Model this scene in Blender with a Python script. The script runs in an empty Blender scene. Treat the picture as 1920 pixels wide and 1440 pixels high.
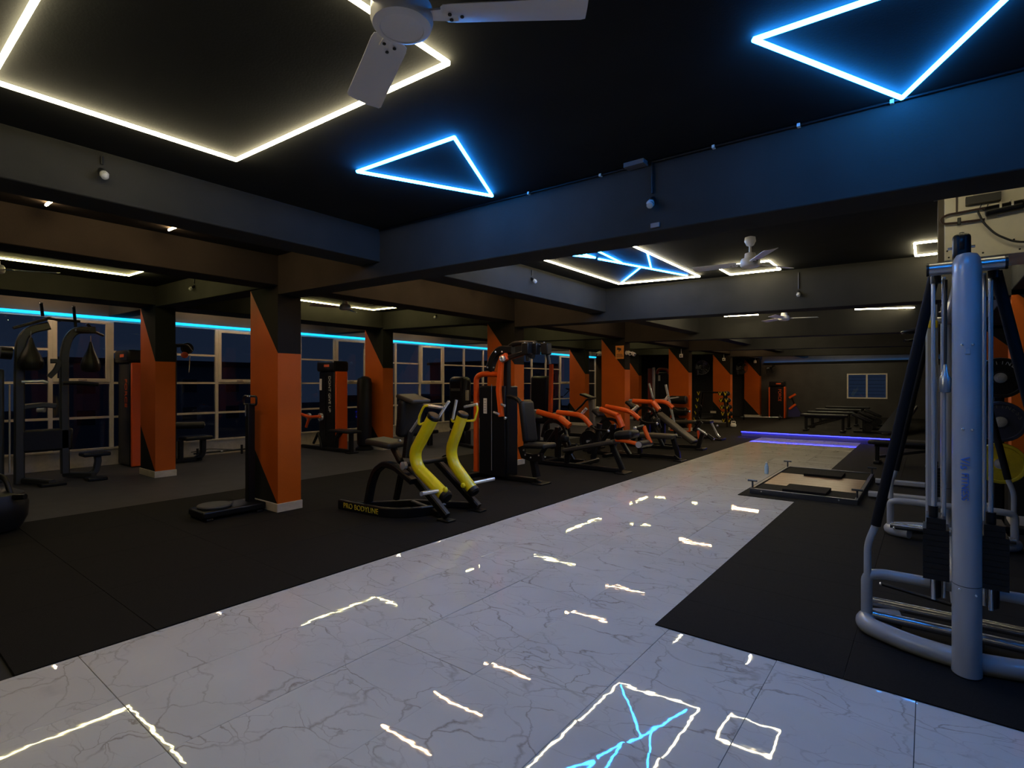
import bpy, bmesh, math, random
from mathutils import Vector, Matrix
random.seed(7)
S = bpy.context.scene
COL = S.collection
# ---------------------------------------------------------------- camera, world, exposure
FPX, CX, CY, HC = 1003.0, 960.0, 719.0, 1.5            # focal length in px of the 1920x1440 frame, horizon, eye height
YAW = math.atan2(780, 1003)
cam = bpy.data.objects.new('camera', bpy.data.cameras.new('camera'))
COL.objects.link(cam)
cam.location = (0, 0, HC)
cam.rotation_euler = (math.pi/2, 0, YAW)
cam.data.sensor_width = 36
cam.data.lens = 36*FPX/1920
cam.data.clip_start = 0.02
S.camera = cam
S.view_settings.view_transform = 'Standard'
S.view_settings.look = 'None'
S.view_settings.gamma = 1
S.view_settings.exposure = 0.05
S.view_settings.use_curve_mapping = False
S.cycles.use_denoising = True
S.cycles.max_bounces = 8
S.cycles.sample_clamp_indirect = 6
W = bpy.data.worlds.new('dusk_sky'); S.world = W; W.use_nodes = True
wn = W.node_tree.nodes; wl = W.node_tree.links
bg = wn['Background']
tc = wn.new('ShaderNodeTexCoord'); sx = wn.new('ShaderNodeSeparateXYZ'); cr = wn.new('ShaderNodeValToRGB')
wl.new(tc.outputs['Generated'], sx.inputs[0]); wl.new(sx.outputs['Z'], cr.inputs[0]); wl.new(cr.outputs[0], bg.inputs[0])
cr.color_ramp.elements[0].color = (.011, .018, .036, 1); cr.color_ramp.elements[1].position = .5
cr.color_ramp.elements[1].color = (.006, .011, .030, 1)
bg.inputs[1].default_value = 1.0

# ---------------------------------------------------------------- materials
MATS = {}
def mat(name, col, rough=.5, metal=0., spec=.5, bump=0., bscale=60., var=0., vscale=8., coat=0.):
    if name in MATS: return MATS[name]
    m = bpy.data.materials.new(name); m.use_nodes = True
    n = m.node_tree.nodes; l = m.node_tree.links; p = n['Principled BSDF']
    p.inputs['Base Color'].default_value = (*col, 1); p.inputs['Roughness'].default_value = rough
    p.inputs['Metallic'].default_value = metal; p.inputs['Specular IOR Level'].default_value = spec
    p.inputs['Coat Weight'].default_value = coat
    t = n.new('ShaderNodeTexCoord')
    if var > 0:
        no = n.new('ShaderNodeTexNoise'); no.inputs['Scale'].default_value = vscale; no.inputs['Detail'].default_value = 5
        r = n.new('ShaderNodeValToRGB')
        r.color_ramp.elements[0].position = .3; r.color_ramp.elements[1].position = .7
        r.color_ramp.elements[0].color = (*[c*(1-var) for c in col], 1); r.color_ramp.elements[1].color = (*[min(1, c*(1+var)) for c in col], 1)
        g = n.new('ShaderNodeNewGeometry')
        l.new(g.outputs['Position'], no.inputs['Vector']); l.new(no.outputs['Fac'], r.inputs[0]); l.new(r.outputs[0], p.inputs['Base Color'])
    if bump > 0:
        no = n.new('ShaderNodeTexNoise'); no.inputs['Scale'].default_value = bscale; no.inputs['Detail'].default_value = 3
        b = n.new('ShaderNodeBump'); b.inputs['Strength'].default_value = bump; b.inputs['Distance'].default_value = .01
        g = n.new('ShaderNodeNewGeometry')
        l.new(g.outputs['Position'], no.inputs['Vector']); l.new(no.outputs['Fac'], b.inputs['Height']); l.new(b.outputs[0], p.inputs['Normal'])
    MATS[name] = m
    return m
def emat(name, col, s):
    if name in MATS: return MATS[name]
    m = bpy.data.materials.new(name); m.use_nodes = True
    p = m.node_tree.nodes['Principled BSDF']
    p.inputs['Base Color'].default_value = (.02, .02, .02, 1); p.inputs['Specular IOR Level'].default_value = 0
    p.inputs['Emission Color'].default_value = (*col, 1); p.inputs['Emission Strength'].default_value = s
    MATS[name] = m
    return m
CHAR = mat('charcoal_paint', (.0135, .0138, .0130), .9, spec=.12, var=.12, vscale=3, bump=.08, bscale=90)
BEAMP = mat('dark_beam_paint', (.027, .0262, .0235), .9, spec=.12, var=.12, vscale=3, bump=.08, bscale=90)
ORANGE = mat('orange_paint', (.43, .082, .002), .6, spec=.25, var=.08, vscale=2.5, bump=.1, bscale=70)
BEIGE = mat('beige_plinth', (.46, .41, .33), .5, var=.12, vscale=12)
SLAB = mat('dark_screed', (.02, .02, .02), .9)
VINYL = mat('grey_vinyl', (.040, .040, .047), .6, spec=.3, var=.15, vscale=4, bump=.05, bscale=200)
RUBBER = mat('black_rubber', (.0095, .009, .0085), .85, spec=.14, var=.35, vscale=180, bump=.3, bscale=260)
FRAME = mat('window_frame', (.62, .56, .47), .4, var=.05)
BLACK = mat('black_powder_coat', (.0055, .0055, .006), .36, spec=.3, bump=.06, bscale=300)
VBLACK = mat('black_vinyl_pad', (.008, .008, .009), .42, spec=.3, bump=.15, bscale=140)
TAN = mat('worn_vinyl_pad', (.030, .026, .021), .45, spec=.4, bump=.15, bscale=140)
SHROUD = mat('black_shroud', (.006, .006, .008), .32, spec=.3)
MORANGE = mat('orange_powder_coat', (.66, .085, .006), .32, coat=.2)
YELLOW = mat('yellow_powder_coat', (.80, .64, .008), .33, coat=.2, bump=.04, bscale=120)
CHROME = mat('chrome', (.72, .72, .73), .24, .72)
GREY = mat('silver_grey_paint', (.29, .305, .325), .32, coat=.3, bump=.03, bscale=150)
WHITEP = mat('white_enamel', (.62, .60, .60), .35)
WHITE = mat('white_plastic', (.7, .68, .64), .45)
STEELB = mat('galvanised_sheet', (.78, .72, .56), .45, .0, var=.12, vscale=5, bump=.05, bscale=20)
CABLE = mat('black_cable', (.012, .011, .010), .5)
COPPER = mat('brown_pipe', (.05, .025, .018), .5)
WOODM = None
def marble():
    m = bpy.data.materials.new('veined_marble'); m.use_nodes = True
    n = m.node_tree.nodes; l = m.node_tree.links; p = n['Principled BSDF']
    g = n.new('ShaderNodeNewGeometry'); oi = n.new('ShaderNodeObjectInfo')
    off = n.new('ShaderNodeVectorMath'); off.operation = 'MULTIPLY_ADD'
    cmb = n.new('ShaderNodeCombineXYZ'); l.new(oi.outputs['Random'], cmb.inputs[0]); l.new(oi.outputs['Random'], cmb.inputs[1])
    l.new(cmb.outputs[0], off.inputs[0]); off.inputs[1].default_value = (7, 3, 0); l.new(g.outputs['Position'], off.inputs[2])
    st = n.new('ShaderNodeVectorMath'); st.operation = 'MULTIPLY'; st.inputs[1].default_value = (.62, 1.0, 1); l.new(off.outputs[0], st.inputs[0])
    wz = n.new('ShaderNodeTexNoise'); wz.inputs['Scale'].default_value = 3.2; wz.inputs['Detail'].default_value = 6
    l.new(st.outputs[0], wz.inputs['Vector'])
    ad = n.new('ShaderNodeVectorMath'); ad.operation = 'MULTIPLY_ADD'; ad.inputs[1].default_value = (.42, .42, 0)
    l.new(wz.outputs['Color'], ad.inputs[0]); l.new(st.outputs[0], ad.inputs[2])
    def veins(scale, w):
        v = n.new('ShaderNodeTexVoronoi'); v.feature = 'DISTANCE_TO_EDGE'; v.inputs['Scale'].default_value = scale
        l.new(ad.outputs[0], v.inputs['Vector'])
        r = n.new('ShaderNodeValToRGB'); r.color_ramp.elements[0].color = (1, 1, 1, 1); r.color_ramp.elements[1].color = (0, 0, 0, 1)
        r.color_ramp.elements[1].position = w
        l.new(v.outputs['Distance'], r.inputs[0]); return r
    a = veins(3.2, .020); b = veins(9.0, .034)
    pn = n.new('ShaderNodeTexNoise'); pn.inputs['Scale'].default_value = 2.2; pn.inputs['Detail'].default_value = 4
    l.new(off.outputs[0], pn.inputs['Vector'])
    pr = n.new('ShaderNodeValToRGB'); pr.color_ramp.elements[0].position = .46; pr.color_ramp.elements[1].position = .66
    l.new(pn.outputs['Fac'], pr.inputs[0])
    mb = n.new('ShaderNodeMath'); mb.operation = 'MULTIPLY'; l.new(b.outputs[0], mb.inputs[0]); l.new(pr.outputs[0], mb.inputs[1])
    pr2 = n.new('ShaderNodeValToRGB'); pr2.color_ramp.elements[0].position = .40; pr2.color_ramp.elements[1].position = .60
    l.new(wz.outputs['Fac'], pr2.inputs[0])
    ma = n.new('ShaderNodeMath'); ma.operation = 'MULTIPLY'; l.new(a.outputs[0], ma.inputs[0]); l.new(pr2.outputs[0], ma.inputs[1])
    mx = n.new('ShaderNodeMath'); mx.operation = 'MAXIMUM'; l.new(ma.outputs[0], mx.inputs[0]); l.new(mb.outputs[0], mx.inputs[1])
    sc = n.new('ShaderNodeMath'); sc.operation = 'MULTIPLY'; sc.inputs[1].default_value = .66; l.new(mx.outputs[0], sc.inputs[0])
    cl = n.new('ShaderNodeValToRGB'); cl.color_ramp.elements[0].position = .3; cl.color_ramp.elements[1].position = .75
    cl.color_ramp.elements[0].color = (.55, .535, .495, 1); cl.color_ramp.elements[1].color = (.63, .615, .575, 1)
    cn = n.new('ShaderNodeTexNoise'); cn.inputs['Scale'].default_value = 1.6; cn.inputs['Detail'].default_value = 6
    l.new(off.outputs[0], cn.inputs['Vector']); l.new(cn.outputs['Fac'], cl.inputs[0])
    mix = n.new('ShaderNodeMix'); mix.data_type = 'RGBA'
    l.new(sc.outputs[0], mix.inputs['Factor']); l.new(cl.outputs[0], mix.inputs['A']); mix.inputs['B'].default_value = (.20, .145, .10, 1)
    l.new(mix.outputs['Result'], p.inputs['Base Color'])
    p.inputs['Roughness'].default_value = .02; p.inputs['Specular IOR Level'].default_value = .55
    wv = n.new('ShaderNodeTexNoise'); wv.inputs['Scale'].default_value = 7; wv.inputs['Detail'].default_value = 2
    l.new(g.outputs['Position'], wv.inputs['Vector'])
    bp = n.new('ShaderNodeBump'); bp.inputs['Strength'].default_value = 1; bp.inputs['Distance'].default_value = .00035
    l.new(wv.outputs['Fac'], bp.inputs['Height']); l.new(bp.outputs[0], p.inputs['Normal'])
    return m
MARBLE = marble()
def glassmat():
    m = bpy.data.materials.new('window_glass'); m.use_nodes = True
    n = m.node_tree.nodes; l = m.node_tree.links; n.remove(n['Principled BSDF'])
    o = n['Material Output']; t = n.new('ShaderNodeBsdfTransparent'); g = n.new('ShaderNodeBsdfGlossy'); f = n.new('ShaderNodeFresnel'); x = n.new('ShaderNodeMixShader')
    t.inputs[0].default_value = (.80, .82, .84, 1); g.inputs['Roughness'].default_value = .015; f.inputs[0].default_value = 1.6
    ge = n.new('ShaderNodeNewGeometry'); iv = n.new('ShaderNodeMath'); iv.operation = 'SUBTRACT'; iv.inputs[0].default_value = 1; mu = n.new('ShaderNodeMath'); mu.operation = 'MULTIPLY'
    l.new(ge.outputs['Backfacing'], iv.inputs[1]); l.new(iv.outputs[0], mu.inputs[0]); l.new(f.outputs[0], mu.inputs[1])
    l.new(mu.outputs[0], x.inputs[0]); l.new(t.outputs[0], x.inputs[1]); l.new(g.outputs[0], x.inputs[2]); l.new(x.outputs[0], o.inputs[0])
    return m
GLASS = glassmat()
def woodmat():
    m = bpy.data.materials.new('oak_laminate'); m.use_nodes = True
    n = m.node_tree.nodes; l = m.node_tree.links; p = n['Principled BSDF']
    g = n.new('ShaderNodeNewGeometry'); s = n.new('ShaderNodeVectorMath'); s.operation = 'MULTIPLY'; s.inputs[1].default_value = (2, 26, 2)
    no = n.new('ShaderNodeTexNoise'); no.inputs['Scale'].default_value = 1.5; no.inputs['Detail'].default_value = 6
    r = n.new('ShaderNodeValToRGB'); r.color_ramp.elements[0].position = .3; r.color_ramp.elements[1].position = .7
    r.color_ramp.elements[0].color = (.13, .068, .036, 1); r.color_ramp.elements[1].color = (.23, .125, .07, 1)
    l.new(g.outputs['Position'], s.inputs[0]); l.new(s.outputs[0], no.inputs['Vector']); l.new(no.outputs['Fac'], r.inputs[0]); l.new(r.outputs[0], p.inputs['Base Color'])
    p.inputs['Roughness'].default_value = .3
    return m
WOOD = woodmat()

# ---------------------------------------------------------------- geometry helpers
def fillet(pts, r, n=5, closed=False):
    pts = [Vector(p) for p in pts]; out = []
    N = len(pts)
    for i, p in enumerate(pts):
        if not closed and (i == 0 or i == N-1): out.append(p); continue
        a = pts[(i-1) % N] - p; b = pts[(i+1) % N] - p
        rr = min(r, a.length*.499, b.length*.499)
        p0 = p + a.normalized()*rr; p1 = p + b.normalized()*rr
        for k in range(n+1):
            t = k/n
            out.append(p0*(1-t)**2 + p*2*t*(1-t) + p1*t*t)
    res = [out[0]]
    for p in out[1:]:
        if (p-res[-1]).length > .004: res.append(p)
    return res
class MB:
    def __init__(self): self.v = []; self.f = []; self.m = []
    def add(self, vs, fs, mi=0):
        o = len(self.v); self.v += [tuple(x) for x in vs]; self.f += [tuple(i+o for i in q) for q in fs]; self.m += [mi]*len(fs); return self
    def hexa(self, c, mi=0):     # 8 corners: bottom 4 ccw, top 4 ccw
        return self.add(c, [(3, 2, 1, 0), (4, 5, 6, 7), (0, 1, 5, 4), (1, 2, 6, 5), (2, 3, 7, 6), (3, 0, 4, 7)], mi)
    def box(self, x0, x1, y0, y1, z0, z1, mi=0):
        return self.hexa([(x0, y0, z0), (x1, y0, z0), (x1, y1, z0), (x0, y1, z0), (x0, y0, z1), (x1, y0, z1), (x1, y1, z1), (x0, y1, z1)], mi)
    def cbox(self, c, s, rot=None, mi=0):
        M = Matrix.Translation(Vector(c)) @ (rot.to_4x4() if rot else Matrix.Identity(4))
        h = [x/2 for x in s]
        cs = [(-1, -1, -1), (1, -1, -1), (1, 1, -1), (-1, 1, -1), (-1, -1, 1), (1, -1, 1), (1, 1, 1), (-1, 1, 1)]
        return self.hexa([M @ Vector((a*h[0], b*h[1], d*h[2])) for a, b, d in cs], mi)
    def loft(self, rings, cap=True, closed=False, mi=0):
        n = len(rings[0]); vs = [p for r in rings for p in r]; fs = []
        R = len(rings)
        for i in range(R if closed else R-1):
            a = i*n; b = ((i+1) % R)*n
            for k in range(n): fs.append((a+k, a+(k+1) % n, b+(k+1) % n, b+k))
        if cap and not closed: fs.append(tuple(range(n-1, -1, -1))); fs.append(tuple((R-1)*n+k for k in range(n)))
        return self.add(vs, fs, mi)
    def sweep(self, pts, w, h=None, seg=10, up=(0, 0, 1), closed=False, taper=None):
        """round tube (h None: w is the radius) or rectangular bar w x h along a polyline; h is measured along `up`"""
        pts = [Vector(p) for p in pts]; N = len(pts); rings = []; up = Vector(up)
        if h is None: prof = [(math.cos(2*math.pi*k/seg)*w, math.sin(2*math.pi*k/seg)*w) for k in range(seg)]
        else:
            c = min(w, h)*.18; x, y = w/2, h/2
            prof = [(x-c, -y), (x, -y+c), (x, y-c), (x-c, y), (-x+c, y), (-x, y-c), (-x, -y+c), (-x+c, -y)]
        last = None
        for i, p in enumerate(pts):
            if closed: t0 = (p-pts[i-1]); t1 = (pts[(i+1) % N]-p)
            else: t0 = (p-pts[i-1]) if i else (pts[1]-p); t1 = (pts[i+1]-p) if i < N-1 else (p-pts[i-1])
            t0 = t0.normalized(); t1 = t1.normalized(); t = (t0+t1)
            t = t.normalized() if t.length > 1e-6 else t1
            u = (last - t*last.dot(t)) if (h is None and last is not None) else up - t*up.dot(t)
            if u.length < .05: u = (last if last else (Vector((0, 1, 0)) if abs(t.y) < .9 else Vector((1, 0, 0)))); u = u - t*u.dot(t)
            u.normalize(); last = u; s = t.cross(u)
            k = taper[i] if taper else 1
            ring = []
            for a, b in prof: ring.append(p + s*a*k + u*b*k)
            rings.append(ring)
        return self.loft(rings, True, closed)
    def cyl(self, p0, p1, r, seg=14, r2=None):
        p0, p1 = Vector(p0), Vector(p1); t = (p1-p0).normalized()
        u = Vector((0, 0, 1)) if abs(t.z) < .9 else Vector((1, 0, 0)); u = (u-t*u.dot(t)).normalized(); s = t.cross(u)
        r2 = r if r2 is None else r2
        return self.loft([[p0+(s*math.cos(2*math.pi*k/seg)+u*math.sin(2*math.pi*k/seg))*r for k in range(seg)],
                          [p1+(s*math.cos(2*math.pi*k/seg)+u*math.sin(2*math.pi*k/seg))*r2 for k in range(seg)]])
    def lathe(self, prof, c, axis=(0, 0, 1), seg=20):
        c = Vector(c); t = Vector(axis).normalized()
        u = Vector((0, 0, 1)) if abs(t.z) < .9 else Vector((1, 0, 0)); u = (u-t*u.dot(t)).normalized(); s = t.cross(u)
        rings = [[c + t*z + (s*math.cos(2*math.pi*k/seg)+u*math.sin(2*math.pi*k/seg))*max(r, .0004) for k in range(seg)] for r, z in prof]
        return self.loft(rings)
    def prism(self, poly, d, mi=0):
        poly = [Vector(p) for p in poly]; d = Vector(d); n = len(poly)
        return self.add(poly+[p+d for p in poly], [tuple(range(n-1, -1, -1)), tuple(range(n, 2*n))]+[(k, (k+1) % n, n+(k+1) % n, n+k) for k in range(n)], mi)
    def mesh(self, name, mats, smooth=True):
        me = bpy.data.meshes.new(name); me.from_pydata(self.v, [], self.f)
        for m in (mats if isinstance(mats, (list, tuple)) else [mats]): me.materials.append(m)
        me.polygons.foreach_set('material_index', self.m)
        b = bmesh.new(); b.from_mesh(me); bmesh.ops.recalc_face_normals(b, faces=b.faces); b.to_mesh(me); b.free()
        if smooth:
            me.polygons.foreach_set('use_smooth', [True]*len(me.polygons)); me.set_sharp_from_angle(angle=math.radians(38))
        me.update(); return me
    def build(self, name, mats, parent=None, bevel=0, seg=2, smooth=True, sub=0):
        o = bpy.data.objects.new(name, self.mesh(name, mats, smooth)); COL.objects.link(o)
        if parent:
            o.parent = parent
            o.matrix_parent_inverse = parent.matrix_basis.inverted()
        if bevel:
            m = o.modifiers.new('bevel', 'BEVEL'); m.width = bevel; m.segments = seg; m.limit_method = 'ANGLE'; m.angle_limit = math.radians(40); m.harden_normals = False
        return o
def tag(o, label=None, cat=None, group=None, kind=None):
    if label: o['label'] = label
    if cat: o['category'] = cat
    if group: o['group'] = group
    if kind: o['kind'] = kind
    return o
def thing(name, loc, label, cat, group=None):
    o = bpy.data.objects.new(name, None); COL.objects.link(o); o.location = loc; o.empty_display_size = .1
    return tag(o, label, cat, group)
def struct(name, mb, m, label=None, parent=None, **k):
    o = mb.build(name, m, parent, **k)
    if not parent: tag(o, label, kind='structure')
    return o
def copy_tree(o, delta, label=None, parent=None):
    c = o.copy(); COL.objects.link(c); c.parent = parent
    if parent is None:
        c.location = o.location + Vector(delta)
        if label: c['label'] = label
    for ch in list(o.children):
        if ch.name != c.name: copy_tree(ch, delta, None, c)
    return c
def text_mesh(name, s, size, m, parent, M, extrude=.0015, spacing=1.0):
    cu = bpy.data.curves.new(name, 'FONT'); cu.body = s; cu.size = size; cu.extrude = extrude; cu.space_character = spacing
    cu.align_x = 'CENTER'; cu.align_y = 'CENTER'
    t = bpy.data.objects.new(name+'_curve', cu); COL.objects.link(t)
    me = bpy.data.meshes.new_from_object(t.evaluated_get(bpy.context.evaluated_depsgraph_get()))
    bpy.data.objects.remove(t); bpy.data.curves.remove(cu)
    me.transform(M); me.materials.clear(); me.materials.append(m)
    o = bpy.data.objects.new(name, me); COL.objects.link(o)
    if parent: o.parent = parent; o.matrix_parent_inverse = parent.matrix_basis.inverted()
    if len(s) > 1: o['kind'] = 'stuff'
    return o
# a pixel of the photograph as a direction, met with a plane of the room
_R = Vector((math.cos(YAW), math.sin(YAW), 0)); _F = Vector((-math.sin(YAW), math.cos(YAW), 0)); _U = Vector((0, 0, 1))
def _ray(px, py): return _R*(px-CX) + _U*(CY-py) + _F*FPX
def on_y(px, py, Y): d = _ray(px, py); return d*(Y/d.y) + Vector((0, 0, HC))
def on_x(px, py, X): d = _ray(px, py); return d*(X/d.x) + Vector((0, 0, HC))
def on_z(px, py, Z): d = _ray(px, py); return d*((Z-HC)/d.z) + Vector((0, 0, HC))

# ---------------------------------------------------------------- the room
YK = [3.24+4.51*k for k in range(-1, 6)]                # column lines; YK[1] is the first one seen
YA, YE = -4.0, 26.3
XW, XR = -12.0, 4.6
def zc(x, y): return (2.90 if y < 3.4 else 2.97) - .0155*x
struct('floor', MB().box(XW-.3, XR+.2, YA, YE+.2, -.12, -.012), SLAB, 'dark screed floor slab under the tiles and mats')
FLOOR = bpy.data.objects['floor']
mb = MB(); xs = (XW-.3, XR+.2)
v = []
for y, z in ((YA, 2.90), (3.40, 2.90), (3.42, 2.97), (YE+.2, 2.97)):
    for x in xs: v.append((x, y, z-.0155*x))
for y, z in ((YA, 2.90), (3.40, 2.90), (3.42, 2.97), (YE+.2, 2.97)):
    for x in xs: v.append((x, y, z-.0155*x+.15))
f = []
for i in range(3): f += [(2*i, 2*i+1, 2*i+3, 2*i+2), (8+2*i, 8+2*i+2, 8+2*i+3, 8+2*i+1), (2*i, 2*i+2, 8+2*i+2, 8+2*i), (2*i+1, 8+2*i+1, 8+2*i+3, 2*i+3)]
f += [(0, 8, 9, 1), (6, 7, 15, 14)]
struct('ceiling', mb.add(v, f), CHAR, 'flat charcoal painted ceiling', smooth=False)
struct('wall_back', MB().box(XW-.3, XR+.2, YA-.2, YA, -.1, 3.2), CHAR, 'charcoal wall behind the viewer')
struct('wall_right', MB().box(XR, XR+.2, YA, YE, -.1, 3.2), CHAR, 'charcoal side wall')
# end wall with a window opening
wa, wb = on_y(1588, 746, YE), on_y(1664, 699, YE)
mb = MB()
for a, b, c, d in ((XW-.3, wa.x, -.1, 3.2), (wb.x, XR+.2, -.1, 3.2), (wa.x, wb.x, -.1, wa.z), (wa.x, wb.x, wb.z, 3.2)):
    mb.box(a, b, YE, YE+.2, c, d)
b_ = struct('wall_far', mb, mat('charcoal_wall', (.035, .034, .033), .6, var=.2, vscale=2, bump=.1, bscale=40), 'charcoal end wall with a two-pane window')
# beams
def beam(x0, x1, y0, y1, zb0, zb1, label):
    z1 = zc(x0, y1)+.04; z2 = zc(x1, y1)+.04
    struct('beam', MB().hexa([(x0, y0, zb0), (x1, y0, zb1), (x1, y1, zb1), (x0, y1, zb0), (x0, y0, z1), (x1, y0, z2), (x1, y1, z2), (x0, y1, z1)]), BEAMP, label, bevel=.008)
XA = (-6.62, -5.97); XB = (-10.37, -9.72); XC = (.70, 1.35)
for i, y in enumerate(YK[:-1]):
    nm = ['behind the viewer', 'nearest, lit blue by the two triangles', 'second', 'third', 'fourth', 'fifth'][i]
    beam(XA[1], XR, y, y+.30, 2.45-.0155*XA[1], 2.45-.0155*XR, 'deep charcoal cross beam over the walkway, '+nm)
    beam(XB[1], -6.34, y, y+.30, 2.73, 2.655, 'short charcoal cross beam between the two column rows, '+nm)
    beam(XW, XB[0], y, y+.30, 2.76, 2.74, 'stub of charcoal cross beam at the window wall, '+nm)
beam(-6.35, XA[1], YA, YE, 2.65, 2.65, 'long charcoal beam over the orange columns by the walkway')
beam(-4.42, -4.11, YA, YE, 2.66, 2.66, 'narrow charcoal drop beam along the walkway')
beam(XB[0], XB[1], YA, YE, 2.76, 2.76, 'long charcoal beam over the orange columns by the windows')
beam(XC[0], XC[1], YA, YE, 2.50, 2.49, 'long charcoal beam over the columns beside the cable machine')
# columns: orange paint with a diagonal charcoal band
def column(X, y, top, label):
    x0, x1 = X; y0, y1 = y, y+.29
    a, b, c, d = top, 1.86, .82, .09
    mb = MB()
    def quad(p, mi): mb.add(p, [tuple(range(len(p)))], mi)
    quad([(x0, y0, c), (x1, y0, d), (x1, y0, b), (x0, y0, a)], 1)
    quad([(x0, y0, 0), (x1, y0, 0), (x1, y0, d), (x0, y0, c)], 0)
    quad([(x0, y0, a), (x1, y0, b), (x1, y0, a)], 0)
    quad([(x1, y0, 0), (x1, y1, 0), (x1, y1, d), (x1, y0, d)], 1)
    quad([(x1, y0, d), (x1, y1, d), (x1, y1, b), (x1, y0, b)], 1)
    quad([(x1, y0, b), (x1, y1, b), (x1, y1, a), (x1, y0, a)], 0)
    quad([(x1, y1, 0), (x0, y1, 0), (x0, y1, c), (x1, y1, d)], 0)
    quad([(x1, y1, d), (x0, y1, c), (x0, y1, a), (x1, y1, b)], 1)
    quad([(x1, y1, b), (x0, y1, a), (x1, y1, a)], 0)
    quad([(x0, y1, 0), (x0, y0, 0), (x0, y0, c), (x0, y1, c)], 0)
    quad([(x0, y1, c), (x0, y0, c), (x0, y0, a), (x0, y1, a)], 1)
    me = mb
    bm = me
    o = bm.build('column', [CHAR, ORANGE], None, smooth=False)
    tag(o, label, kind='structure')
    b = bmesh.new(); b.from_mesh(o.data); bmesh.ops.remove_doubles(b, verts=b.verts, dist=1e-4); bmesh.ops.recalc_face_normals(b, faces=b.faces); b.to_mesh(o.data); b.free()
    p = MB()
    e = .014
    p.box(x0-e, x1+e, y0-e, y1+e, 0, .105).build('baseboard', BEIGE, o, bevel=.004)
    return o
ordn = ['nearest', 'second', 'third', 'fourth', 'fifth', 'farthest']
for k in range(6): column(XA, YK[k+1], 2.65, 'orange and charcoal column beside the walkway, '+ordn[k]+' of its row')
for k in range(5): column(XB, YK[k+1], 2.76, 'orange and charcoal column near the windows, '+ordn[k]+' of its row')
for k in range(1, 5): column(XC, YK[k+1], 2.50, 'orange and charcoal column behind the cable machine, '+ordn[k-1]+' of its row')

# ---------------------------------------------------------------- floor coverings
PX, PY = .603, 1.2
JX = -.045; JY = 2.06
tile_cache = {}
def tile_mesh(kind, w, d, h, m, bev):
    key = (kind, round(w, 3), round(d, 3))
    if key not in tile_cache:
        b = MB(); e = bev
        b.add([(0, 0, 0), (w, 0, 0), (w, d, 0), (0, d, 0), (0, 0, h-e), (w, 0, h-e), (w, d, h-e), (0, d, h-e), (e, e, h), (w-e, e, h), (w-e, d-e, h), (e, d-e, h)],
              [(0, 1, 5, 4), (1, 2, 6, 5), (2, 3, 7, 6), (3, 0, 4, 7), (4, 5, 9, 8), (5, 6, 10, 9), (6, 7, 11, 10), (7, 4, 8, 11), (8, 9, 10, 11), (3, 2, 1, 0)])
        tile_cache[key] = b.mesh(kind, m, smooth=False)
    return tile_cache[key]
def lay(kind, x0, x1, y0, y1, px, py, jx, jy, z0, h, m, gap, tilt=0, bev=.001):
    i0 = math.floor((x0-jx)/px); j0 = math.floor((y0-jy)/py)
    i = i0
    while jx+i*px < x1-1e-4:
        j = j0
        while jy+j*py < y1-1e-4:
            a, b = max(x0, jx+i*px), min(x1, jx+(i+1)*px); c, d = max(y0, jy+j*py), min(y1, jy+(j+1)*py)
            if b-a > .02 and d-c > .02:
                o = bpy.data.objects.new(kind, tile_mesh(kind, b-a-gap, d-c-gap, h, m, bev)); COL.objects.link(o); o.parent = FLOOR
                o.location = (a+gap/2, c+gap/2, z0)
                if tilt: o.rotation_euler = (random.uniform(-tilt, tilt), random.uniform(-tilt, tilt), 0)
            j += 1
        i += 1
XM0, XM1, YM = -3.70, -1.34, 3.17
TL = math.radians(.10)
XG = JX-2*PX
lay('marble_tile', XM0, XG, .0, 16.2, PX, PY, JX, JY, -.012, .012, MARBLE, .0025, TL)
lay('marble_tile', XG, 1.2, .0, JY+PY, PX, PY, JX, JY, -.012, .012, MARBLE, .0025, TL)
lay('rubber_mat', XM1, 2.3, YM, 7.58, 1.0, .5, XM1, YM, -.012, .020, RUBBER, .0015)
lay('rubber_mat', -2.03, 2.3, 7.58, 10.6, 1.0, .5, XM1, YM, -.012, .020, RUBBER, .0015)
lay('rubber_mat', XM1, 2.3, 10.6, 16.2, 1.0, 1.0, XM1, YM, -.012, .020, RUBBER, .0015)
lay('rubber_mat', -7.7, XM0, .6, 16.2, 1.0, 1.0, XM0-4, .24, -.012, .018, RUBBER, .0015)
struct('floor_marble', MB().box(XM0, XR, YA, -.002, -.012, 0), MARBLE, 'pale veined marble floor behind the viewer')
struct('floor_marble', MB().box(1.202, XR, 0, YM, -.012, 0), MARBLE, 'pale veined marble floor beyond the right picture edge')
struct('floor_rubber', MB().box(2.302, XR, YM+.002, 16.2, -.012, .006), RUBBER, 'black rubber floor beyond the cable machine')
struct('floor_vinyl', MB().box(XW, -7.7, YA, YE, -.012, .004), VINYL, 'blue-grey vinyl floor by the windows')
struct('floor_rubber', MB().box(-7.7, XM0, 16.2, YE, -.012, .006), RUBBER, 'black rubber floor at the far end')
# far platform, with a blue light strip under its nosing
o = struct('floor_platform', MB().box(-4.25, XR, 16.28, YE, -.012, .14), RUBBER, 'low black platform at the far end', bevel=.006)
struct('trim_4', MB().box(-4.25, XR-.02, 16.25, 16.28, .0, .138), mat('pale_riser', (.13, .13, .14), .35), 'pale riser board of the far platform')

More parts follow.
